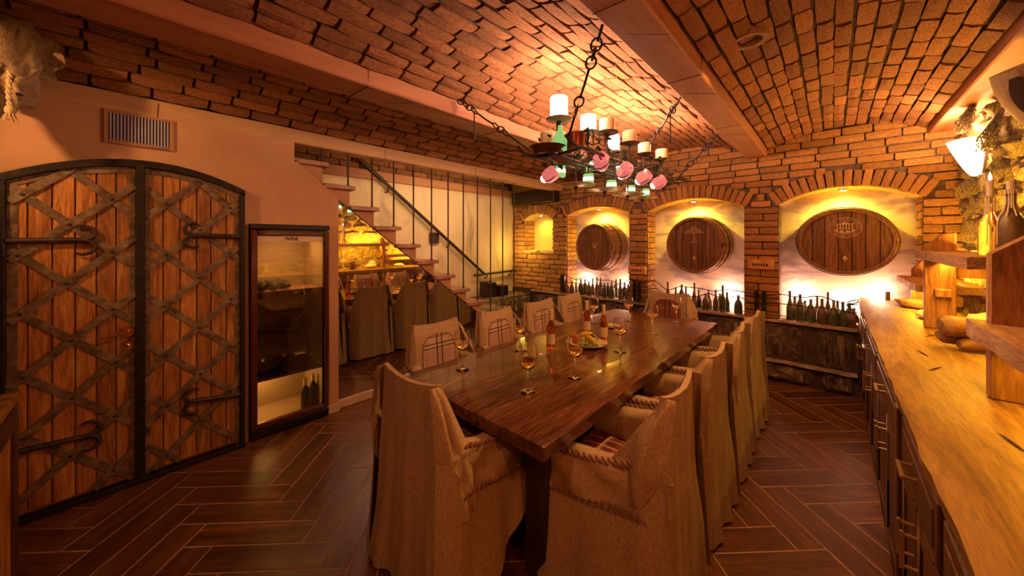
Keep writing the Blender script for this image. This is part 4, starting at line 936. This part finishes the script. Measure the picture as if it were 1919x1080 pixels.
# hutch on the counter
hu = thing('counter_hutch', 'rustic oak hutch of stepped plank shelves and slant-topped uprights standing on the counter', 'shelf', (0, 0, 0))
def upright(x0, x1, y, z0, zt0, zt1, th=.05):
    return MB().prism([(x0, z0), (x1, z0), (x1, zt1), (x0 + (x1 - x0) * .55, zt1 - .01), (x0, zt0)], y - th / 2, y + th / 2, 'y').build('upright', POSTW, hu, bev=.004)
U1 = upright(.435, .64, 2.20, .955, 1.50, 1.60); U2 = upright(.462, .60, 3.68, .955, 1.50, 1.60); U3 = upright(.52, .66, 4.72, .99, 1.29, 1.40, .045); upright(.435, .64, 1.0, .955, 1.50, 1.60)
def plank(x0, x1, y0, y1, z, th, k):
    def f(u, v):
        y = y0 + (y1 - y0) * v; x = x0 + (x1 - x0) * u
        if u == 0: x += .012 * nz((y * 5, k, 0)) + .006 * nz((y * 14, k, 2))
        return (x, y, z + .003 * nz((x * 11, y * 3, k)))
    return MB().slab(f, lambda u, v: (.012 * nz((v * 9, k, 5)) if u == 0 else 0, 0, -th), 8, 28).build('shelf_plank', SHELFW, hu, smooth=30)
plank(.435, .82, 2.50, 3.78, 1.475, .055, 1); plank(.445, .82, 3.88, 4.84, 1.222, .05, 2); plank(.395, .82, .70, 2.26, 1.237, .066, 3)
MB().box(.505, .575, 3.61, 3.66, 1.17, 1.225).build('tenon', POSTW, U2, bev=.006); MB().box(.515, .56, 2.12, 2.18, 1.43, 1.475).build('tenon', POSTW, U1, bev=.006)
MB().box(.52, .82, 2.13, 2.16, 1.41, 1.47).build('rail', POSTW, hu, bev=.004); MB().box(.60, .82, 3.70, 3.74, 1.30, 1.48).build('rail', POSTW, hu, bev=.004)
MB().box(.60, .64, 3.72, 4.70, 1.10, 1.165).build('rail', POSTW, hu, bev=.004)
# bottles with candles on the upper shelf
cbp = [(.0, 0), (.05, 0), (.053, .012), (.053, .13), (.045, .17), (.022, .205), (.018, .225), (.018, .275), (.022, .277), (.022, .285), (.0, .285)]
c1 = MB().lathe([(r * .92, z * 1.02) for r, z in cbp], 16).build('candle_bottle', CLEAR, None, loc=(.572, 2.86, 1.476)); c1.scale = (.78, .78, 1); tag(c1, 'clear bottle holding a lit candle, on the upper hutch shelf under the wall sconce', 'bottle')
cc = MB().lathe([(.0, .25), (.013, .25), (.015, .29), (.016, .365), (.0, .366)], 10).build('candle', CANDW, c1); MB().lathe([(.0, .366), (.007, .376), (.0075, .385), (.0, .41)], 8).build('flame', FLAME, cc)
def drips(n_, q):
    m_ = MB(); r = random.Random(n_)
    for k in range(n_):
        a = k * 2 * pi / n_ + r.uniform(-.2, .2); pr = [(.020, .288), (.0185, .23), (.026, .205), (.046, .171), (.0535, .132), (.0535, .05)][:r.choice((3, 4, 5, 6))]
        m_.tube([(p * q * cos(a), p * q * sin(a), z * q * 1.03) for p, z in pr], [.004, .0035, .0035, .003, .003, .0025][:len(pr)], 5)
    return m_
dr_ = drips(7, .95)
dr_.build('wax_drip', CANDW, c1)
c2 = MB().lathe([(r * 1.06, z * 1.03) for r, z in cbp], 16).build('candle_bottle', DUSTB, None, loc=(.605, 2.74, 1.476)); c2.scale = (.74, .74, .98); tag(c2, 'dark wax-streaked bottle with an unlit candle stub on the upper hutch shelf', 'bottle')
MB().lathe([(.0, .27), (.014, .27), (.017, .30), (.017, .355), (.0, .356)], 10).build('candle', CANDW, c2)
dr_ = drips(11, 1.06)
dr_.build('wax_drip', CANDW, c2)
# driftwood on the counter
def lump(name, c, sx, sy, sz, rz, mat, lb, cat, k):
    m_ = MB(); n1, n2 = 14, 8
    def f(u, v):
        a = 2 * pi * u; b = -pi / 2 + pi * v; d = Vector((cos(a) * cos(b), sin(a) * cos(b), sin(b))); q = 1 + .35 * nz(d * 1.4 + Vector((k * 5, 0, 0))) + .10 * nz(d * 4 + Vector((k, 3, 0)))
        return (d.x * sx * q, d.y * sy * q, max(-.72, d.z * q) * sz)
    m_.grid(f, n1, n2); o = m_.build(name, mat, None, loc=(c[0], c[1], c[2] + sz * .70), rz=rz, smooth=70); return tag(o, lb, cat)
lg = thing('driftwood_log', 'gnarled brown driftwood log on the counter beside the near hutch upright', 'driftwood', (.60, 3.08, .955), -1.15)
def logm(pts, rs, k): return MB().tube([Vector(p) + Vector((.012 * nz((i * .9, k, 0)), 0, .012 * nz((i * .9, k + 2, 0)))) for i, p in enumerate(pts)], [r_ * (1 + .25 * nz((i * 1.3, k, 7))) for i, r_ in enumerate(rs)], 11)
logm([(.02, -.19, .13), (.02, -.17, .13), (.01, -.08, .125), (0, .0, .12), (0, .09, .125), (.01, .18, .13)], [.030, .052, .056, .05, .055, .04], 1).build('trunk', DRIFT, lg)
logm([(-.03, -.17, .065), (-.03, -.15, .065), (-.02, -.06, .065), (.0, .04, .06), (.02, .12, .055)], [.022, .038, .044, .045, .03], 2).build('branch', DRIFT, lg)
logm([(.04, -.13, .035), (.04, -.11, .035), (.03, .0, .04), (.02, .11, .04)], [.02, .033, .036, .02], 3).build('branch', DRIFT, lg)
lump('driftwood_knot', (.60, 3.45, .955), .10, .13, .05, .4, PALED, 'pale knotted driftwood piece lying low on the counter in the middle hutch bay', 'driftwood', 1)
lump('driftwood_knot', (.68, 3.52, .955), .07, .09, .09, 1.0, PALED, 'taller pale driftwood lump against the stone wall in the middle hutch bay', 'driftwood', 2)
lump('driftwood_knot', (.55, 4.08, .955), .07, .12, .04, .1, PALED, 'pale flat driftwood piece behind the middle hutch upright', 'driftwood', 3)
lump('root_base', (.57, 4.66, .955), .11, .16, .045, 1.2, DRIFT, 'dark dish-shaped root slice under the far hutch upright', 'driftwood', 4)
# sconce, pail and dried bunches on the stone wall
sc = thing('wall_sconce', 'glowing tapered glass wall sconce on the stone wall above the far counter', 'lamp', (.78, 4.15, 2.04))
def shd(u, v):
    a = pi * (.5 + u); r_ = .035 + .115 * (1 - v) ** .8; return (r_ * 1.0 * cos(a) - .0, r_ * 1.05 * sin(a), .24 - .26 * v)
MB().slab(shd, lambda u, v: (.006, 0, 0), 16, 8).build('shade', SHADE, sc); MB().box(-.01, .05, -.05, .05, .0, .18).build('back_plate', IRON, sc)
pa = thing('hanging_pail', 'pale wooden pail hung high on the stone wall, its orange lit mouth tilted down', 'pail', (.71, 2.78, 2.24)); pa.rotation_euler = (.25, -.35, 0); pa.scale = (.82, .82, .82)
MB().lathe([(.105, -.17), (.125, -.165), (.155, -.02), (.16, .07), (.15, .16), (.0, .165), (.0, .15), (.13, .148), (.145, .07), (.142, -.02), (.112, -.165), (.105, -.17)], 28).build('pail_body', PALEW, pa, smooth=50)
MB().slab(lambda u, v: (.163 * cos(pi * 1.25 + .55 * (u - .5) * sin(pi * (.12 + .76 * v))), .163 * sin(pi * 1.25 + .55 * (u - .5) * sin(pi * (.12 + .76 * v))), -.10 + .22 * v), lambda u, v: (-.002, -.002, 0), 6, 8).build('dark_emblem', HAIR, pa)
MB().tube([(.05, .06, .16), (.12, .06, .20), (.17, .06, .16)], .008, 6).build('hook', IRON, pa)
lamp('pail_lamp', 'POINT', (.67, 2.76, 2.18), .5, (1, .45, .08), .03)
def bunch(name, c, n_, spread, ln, lb, k):
    r = random.Random(k); t = thing(name, lb, 'dried herbs', c); m_ = MB(); hd_ = MB()
    for i in range(n_):
        a, q = r.uniform(0, 2 * pi), r.uniform(.2, 1) * spread; e = Vector((-.05 - q * .5 * abs(cos(a)), q * sin(a), -ln * r.uniform(.6, 1)))
        m_.tube([(0, 0, .02), e * .5 + Vector((0, 0, .01)), e], [.002, .0015, .001], 4)
        for s in range(3): p = e * (.55 + .2 * s); hd_.ball(p, r.uniform(.003, .006), 5, 3, (1, 1, 2))
    m_.build('stems', HERB, t); o = hd_.build('seed_heads', HERB, t); o['kind'] = 'stuff'
bunch('herb_bunch', (.76, 4.02, 2.56), 90, .14, .24, 'bright dried flower bunch hung over the wall sconce', 3); bunch('herb_bunch', (.77, 3.55, 2.36), 90, .13, .26, 'brownish dried herb bunch hung below the wooden pail', 4)

# ------------------------------------------------------------------ chandelier
cd = thing('chandelier', 'long iron chandelier with candles and pink and green glass cups over the table', 'chandelier', (0, 0, 0))
ZR = 2.10
for x in (-1.46, -1.10): MB().tube([(x, 1.70, ZR + .01), (x - .015, 1.66, ZR + .05)] [::-1] + [(x + .01 * sin(i), 1.75 + 1.85 * i / 12, ZR + .006 * sin(i * 2)) for i in range(13)], .011, 8).build('frame_rail', IRON, cd)
for i in range(7): y = 1.80 + .29 * i; MB().tube([(-1.47, y, ZR), (-1.28, y + .01, ZR - .012), (-1.09, y, ZR)], .009, 7).build('cross_bar', IRON, cd)
MB().tube([(-1.28, 1.74, ZR - .02), (-1.28, 3.58, ZR - .02)], .016, 8).build('spine', IRON, cd)
coil = [(-1.46 - .10 - .0016 * i + .012 * cos(i * .9), 1.69 + .012 * sin(i * .9), ZR + .04 + .0006 * i) for i in range(40)]
MB().tube([(-1.46, 1.70, ZR + .02)] + coil + [(-1.66, 1.66, ZR + .07)], .006, 6).build('curled_end', IRON, cd)
MB().tube([(-1.10, 3.55, ZR + .02)] + [(-1.08 + .03 * cos(i * .8), 3.56 + .008 * i, ZR + .05 + .01 * sin(i * .8)) for i in range(24)], .006, 6).build('curled_end', IRON, cd)
pl_me = MB().lathe([(.0, -.010), (.04, -.012), (.075, -.002), (.083, .006), (.078, .006), (.05, -.002), (.0, -.002)], 22).mesh('drip_plate', PLATEM)
pl_l = MB().lathe([(.0, -.010), (.04, -.012), (.075, -.002), (.083, .006), (.078, .006), (.05, -.002), (.0, -.002)], 22).mesh('drip_plate', mottled('pale_plate', [(.3, (.40, .34, .26)), (.7, (.55, .48, .38))], 10, .4, 0))
def candle(x, y, z, r_, h, lit, zb=ZR):
    o = new('drip_plate', pl_l if lit else pl_me, cd, (x, y, z)); o.scale = (r_ / .055,) * 3
    c_ = MB().lathe([(.0, 0), (r_, 0), (r_, h * .96), (r_ * .93, h), (r_ * .5, h - .006), (.0, h - .008)], 18).build('candle', CANDLIT if lit else CANDOFF, cd, loc=(x, y, z + .001))
    MB().tube([(0, 0, h - .008), (.001, 0, h + .008)], .0015, 4).build('wick', HAIR, c_)
    MB().tube([(x, y, zb), (x + .01, y, zb + (z - zb) * .4), (x - .006, y, zb + (z - zb) * .7), (x, y, z - .008)], [.009, .014, .011, .02], 7).build('candle_post', IRON, cd)
for a in ((-1.308, 1.873, 2.33, .056, .145, 1), (-1.313, 2.25, 2.33, .056, .125, 1), (-1.213, 2.345, 2.33, .055, .10, 0), (-1.213, 2.73, 2.33, .055, .10, 0), (-1.264, 3.16, 2.33, .055, .10, 0), (-1.227, 3.486, 2.33, .055, .10, 0),
          (-1.457, 1.95, 2.20, .050, .095, 0), (-1.44, 2.90, 2.33, .055, .15, 1), (-1.42, 2.25, 2.17, .05, .09, 0)): candle(*a)
cup = MB().lathe([(.0, -.045), (.022, -.045), (.040, -.03), (.048, .0), (.046, .04), (.038, .055), (.034, .05), (.04, .02), (.0, -.02)], 7)
pk_me = cup.mesh('pink_glass_cup', PINKG, smooth=0)
grn_me = MB().lathe([(.0, -.04), (.034, -.04), (.037, -.03), (.037, .035), (.033, .035), (.033, -.03), (.0, -.034)], 16).mesh('green_glass_cup', GRNG)
disc_me = MB().lathe([(.0, -.014), (.05, -.012), (.130, .0), (.132, .004), (.05, -.006), (.0, -.008)], 28).mesh('glass_disc', DISCG)
for i, (x, y, z) in enumerate(((-1.10, 2.05, 2.05), (-1.10, 2.384, 2.04), (-1.10, 2.72, 2.04), (-1.10, 3.04, 2.04), (-1.45, 1.96, 2.0))):
    o = new('pink_glass_cup', pk_me, cd, (x, y, z)); o.rotation_euler = (.9, .5 if x > -1.3 else -.5, .6 * i); o.scale = (1.12,) * 3
    MB().ball((0, 0, -.035), .027, 9, 6).build('bulb', PINKB, o)
    MB().tube([(x, y, z + .02), (x - .03 * (1 if x > -1.3 else -1), y, z + .07), (x, y + .02, ZR + .01)], .006, 6).build('cup_hanger', IRON, cd)
    MB().tube([(x + .055 * cos(2 * pi * j / 14), y + .03 * sin(2 * pi * j / 14), z + .045 * sin(2 * pi * j / 14)) for j in range(14)], .0035, 5, True).build('cup_ring', IRON, cd)
for x, y, z in ((-1.40, 2.02, 2.03), (-1.30, 2.23, 1.99), (-1.30, 2.59, 1.99), (-1.30, 2.95, 1.99), (-1.30, 3.27, 1.995), (-1.38, 2.40, 2.13), (-1.2, 2.55, 2.12)):
    q = new('green_glass_cup', grn_me, cd, (x, y, z)); MB().lathe([(.0, -.012), (.0375, -.012), (.0378, .012), (.0, .012)], 16).build('lit_band', GRNB, q); MB().tube([(x, y, z - .05), (x, y, ZR)], .006, 6).build('cup_stem', IRON, cd)
for x, y in ((-1.31, 2.08), (-1.27, 2.42), (-1.25, 2.78), (-1.27, 3.12)):
    o = new('glass_disc', disc_me, cd, (x, y, 1.93)); MB().tube([(0, 0, .15), (0, 0, -.06)], [.006, .005], 6).build('spike', IRON, o); MB().ball((0, 0, -.016), .016, 8, 4).build('finial', IRON, o)
gbm = MB().lathe([(.0, 0), (.042, 0), (.046, .02), (.046, .075), (.035, .11), (.016, .13), (.015, .16)], 16).build('green_bottle_lamp', GRNG, cd, loc=(-1.29, 1.86, 2.125))
MB().lathe([(.0, 0), (.055, 0), (.058, .01), (.058, .10), (.054, .10), (.05, .01), (.0, .008)], 16).build('copper_cup', COPP, cd, loc=(-1.17, 1.86, 2.11))
MB().lathe([(.0, 0), (.08, .004), (.125, .05), (.120, .052), (.075, .012), (.0, .008)], 20).build('iron_bowl', PLATEM, cd, loc=(-1.36, 1.82, 2.10))
lv = MB(); r = random.Random(5)
for i in range(170):
    c_ = Vector((r.uniform(-1.5, -1.05), r.uniform(1.85, 3.6), ZR + r.uniform(-.05, .17))); M = Matrix.Translation(c_) @ Matrix.Rotation(r.uniform(0, 6.3), 4, 'Z') @ Matrix.Rotation(r.uniform(-1, 1), 4, 'X'); s = r.uniform(.03, .055)
    lv.add([(0, 0, 0), (s * .6, s * .4, s * .15), (0, s * 1.4, 0), (-s * .6, s * .4, s * .15), (0, s * .5, -s * .1)], [(0, 1, 4), (1, 2, 4), (2, 3, 4), (3, 0, 4)], M)
for i in range(26):
    y = r.uniform(1.8, 3.4); x = r.uniform(-1.45, -1.08); lv.tube([(x + .035 * cos(k * 1.1), y + .012 * k, ZR + .05 + .06 * r.random() + .035 * sin(k * 1.1)) for k in range(16)], .0045, 5)
lo = lv.build('vine_sprays', VINE, cd, smooth=0); lo['kind'] = 'stuff'
ring_me = MB().tube([(.024 * cos(2 * pi * i / 14), 0, .030 * sin(2 * pi * i / 14)) for i in range(14)], .0052, 6, True).mesh('chain_link', DIRON)
def chain(p0, p1, plan):
    p0, p1 = Vector(p0), Vector(p1); t = (p1 - p0).normalized(); s_ = t.orthogonal().normalized(); q = t.cross(s_); L = (p1 - p0).length
    c_ = new('chain', None, cd)
    for k, (a, b) in enumerate(plan):
        if a == b:
            m_ = frame(s_ if k % 2 else q, q if k % 2 else -s_, t, p0 + t * (a * L)); inst('chain_link', ring_me, m_, c_)
        else: MB().tube([p0 + t * a * L, p0 + t * ((a + b) / 2 * L) + Vector((0, 0, -.004)), p0 + t * b * L], .0065, 6).build('rod', DIRON, c_)
PL = [(.0, .12), (.15, .15), (.22, .22), (.29, .29), (.34, .60), (.64, .64), (.73, .73), (.77, 1)]
chain((-.745, 1.40, 2.50), (-1.10, 1.67, 2.14), PL); chain((-2.05, 1.62, 2.60), (-1.46, 1.80, 2.13), [(.0, .02), (.07, .07), (.13, .13), (.19, .19), (.25, .25), (.29, .50), (.54, .54), (.60, .60), (.66, .66), (.70, 1)])
chain((-.745, 2.47, 2.50), (-1.13, 2.95, 2.36), PL); chain((-.745, 3.50, 2.49), (-1.10, 3.52, 2.13), PL); chain((-2.05, 3.35, 2.58), (-1.46, 3.5, 2.13), PL)
for p, L in (((-1.90, 1.665, 2.48), .22), ((-.86, 2.62, 2.45), .20)):
    MB().tube([p, (p[0], p[1], p[2] - L), (p[0] + .012, p[1], p[2] - L - .012), (p[0] + .022, p[1], p[2] - L + .01)], .005, 6).build('hanging_hook', DIRON, cd)

# ------------------------------------------------------------------ burlap sack, side cabinet
sk = thing('burlap_swag', 'draped burlap sack with knotted rope ends hung in the upper left corner', 'burlap', (-3.06, -.45, 2.47)); sk.scale = (.85, .85, .95)
def sack(u, v):
    a = 2 * pi * u; b = -pi / 2 + pi * v; d = Vector((cos(a) * cos(b), sin(a) * cos(b), sin(b))); q = 1 + .38 * nz(d * 1.7 + Vector((2, 0, 0))) + .14 * nz(d * 4.5) + .06 * sin(a * 7 + b * 4)
    return (d.x * .16 * q, d.y * .17 * q + .05 * d.z * (d.z > 0) , d.z * .27 * q)
MB().grid(sack, 36, 24).build('sack', BURLAP, sk, smooth=80)
MB().slab(lambda u, v: (.08 + .05 * sin(u * 9) * v, -.10 + .22 * u + .03 * sin(v * 6), .06 - .22 * v + .05 * sin(u * 5)), lambda u, v: (.005, 0, 0), 18, 12).build('draped_flap', BURLAP, sk, smooth=80)
MB().slab(lambda u, v: (.02 + .03 * sin(u * 12) * v, .06 + .16 * v + .02 * sin(u * 6), .10 - .16 * u - .02 * v), lambda u, v: (0, 0, .005), 14, 12).build('side_fold', BURLAP, sk, smooth=80)
def rope(pts, r_=.010):
    m_ = MB(); pts = [Vector(p) for p in pts]; n_ = 26
    def at(s): i = min(int(s * (len(pts) - 1)), len(pts) - 2); q = s * (len(pts) - 1) - i; return pts[i].lerp(pts[i + 1], q)
    for k in range(2): m_.tube([at(i / n_) + Vector((cos(i * 1.3 + pi * k), sin(i * 1.3 + pi * k), 0)) * r_ * .6 for i in range(n_ + 1)], r_ * .7, 5)
    e = pts[-1]; m_.ball(e, r_ * 2.2, 8, 5, (1, 1, 1.3))
    for k in range(9): a = k * .7; m_.tube([e, e + Vector((cos(a) * .02, sin(a) * .02, -.03)), e + Vector((cos(a) * .03, sin(a) * .03, -.05 - .006 * (k % 3)))], [.004, .003, .002], 4)
    return m_
rope([(.10, .06, -.02), (.12, .05, -.10), (.12, .045, -.20), (.115, .05, -.30)]).build('rope_end', JUTE, sk, smooth=70)
rope([(.13, -.06, .02), (.15, -.07, -.06), (.15, -.07, -.16), (.15, -.065, -.22)], .014).build('rope_end', JUTE, sk, smooth=70)
MB().tube([(-.22, 0, .18), (-.10, 0, .24), (0, 0, .20)], .012, 7).build('wall_hook', IRON, sk)
sb = thing('side_cabinet', 'dark wooden side cabinet standing in front of the arched door', 'cabinet', (-2.14, -.58, 0))
MB().box(-.42, .42, -.24, .235, .0, .86).build('body', CABW, sb, bev=.004); MB().box(-.44, .44, -.26, .25, .86, .90).build('cabinet_top', TOPW, sb, bev=.006)
MB().box(-.42, -.33, .235, .25, .02, .86).box(.33, .42, .235, .25, .02, .86).box(-.33, .33, .235, .25, .76, .86).box(-.33, .33, .235, .25, .02, .12).build('face_frame', CABW, sb, bev=.003)
MB().box(-.32, .32, .236, .243, .13, .75).build('side_panel', DOORW, sb, bev=.003)
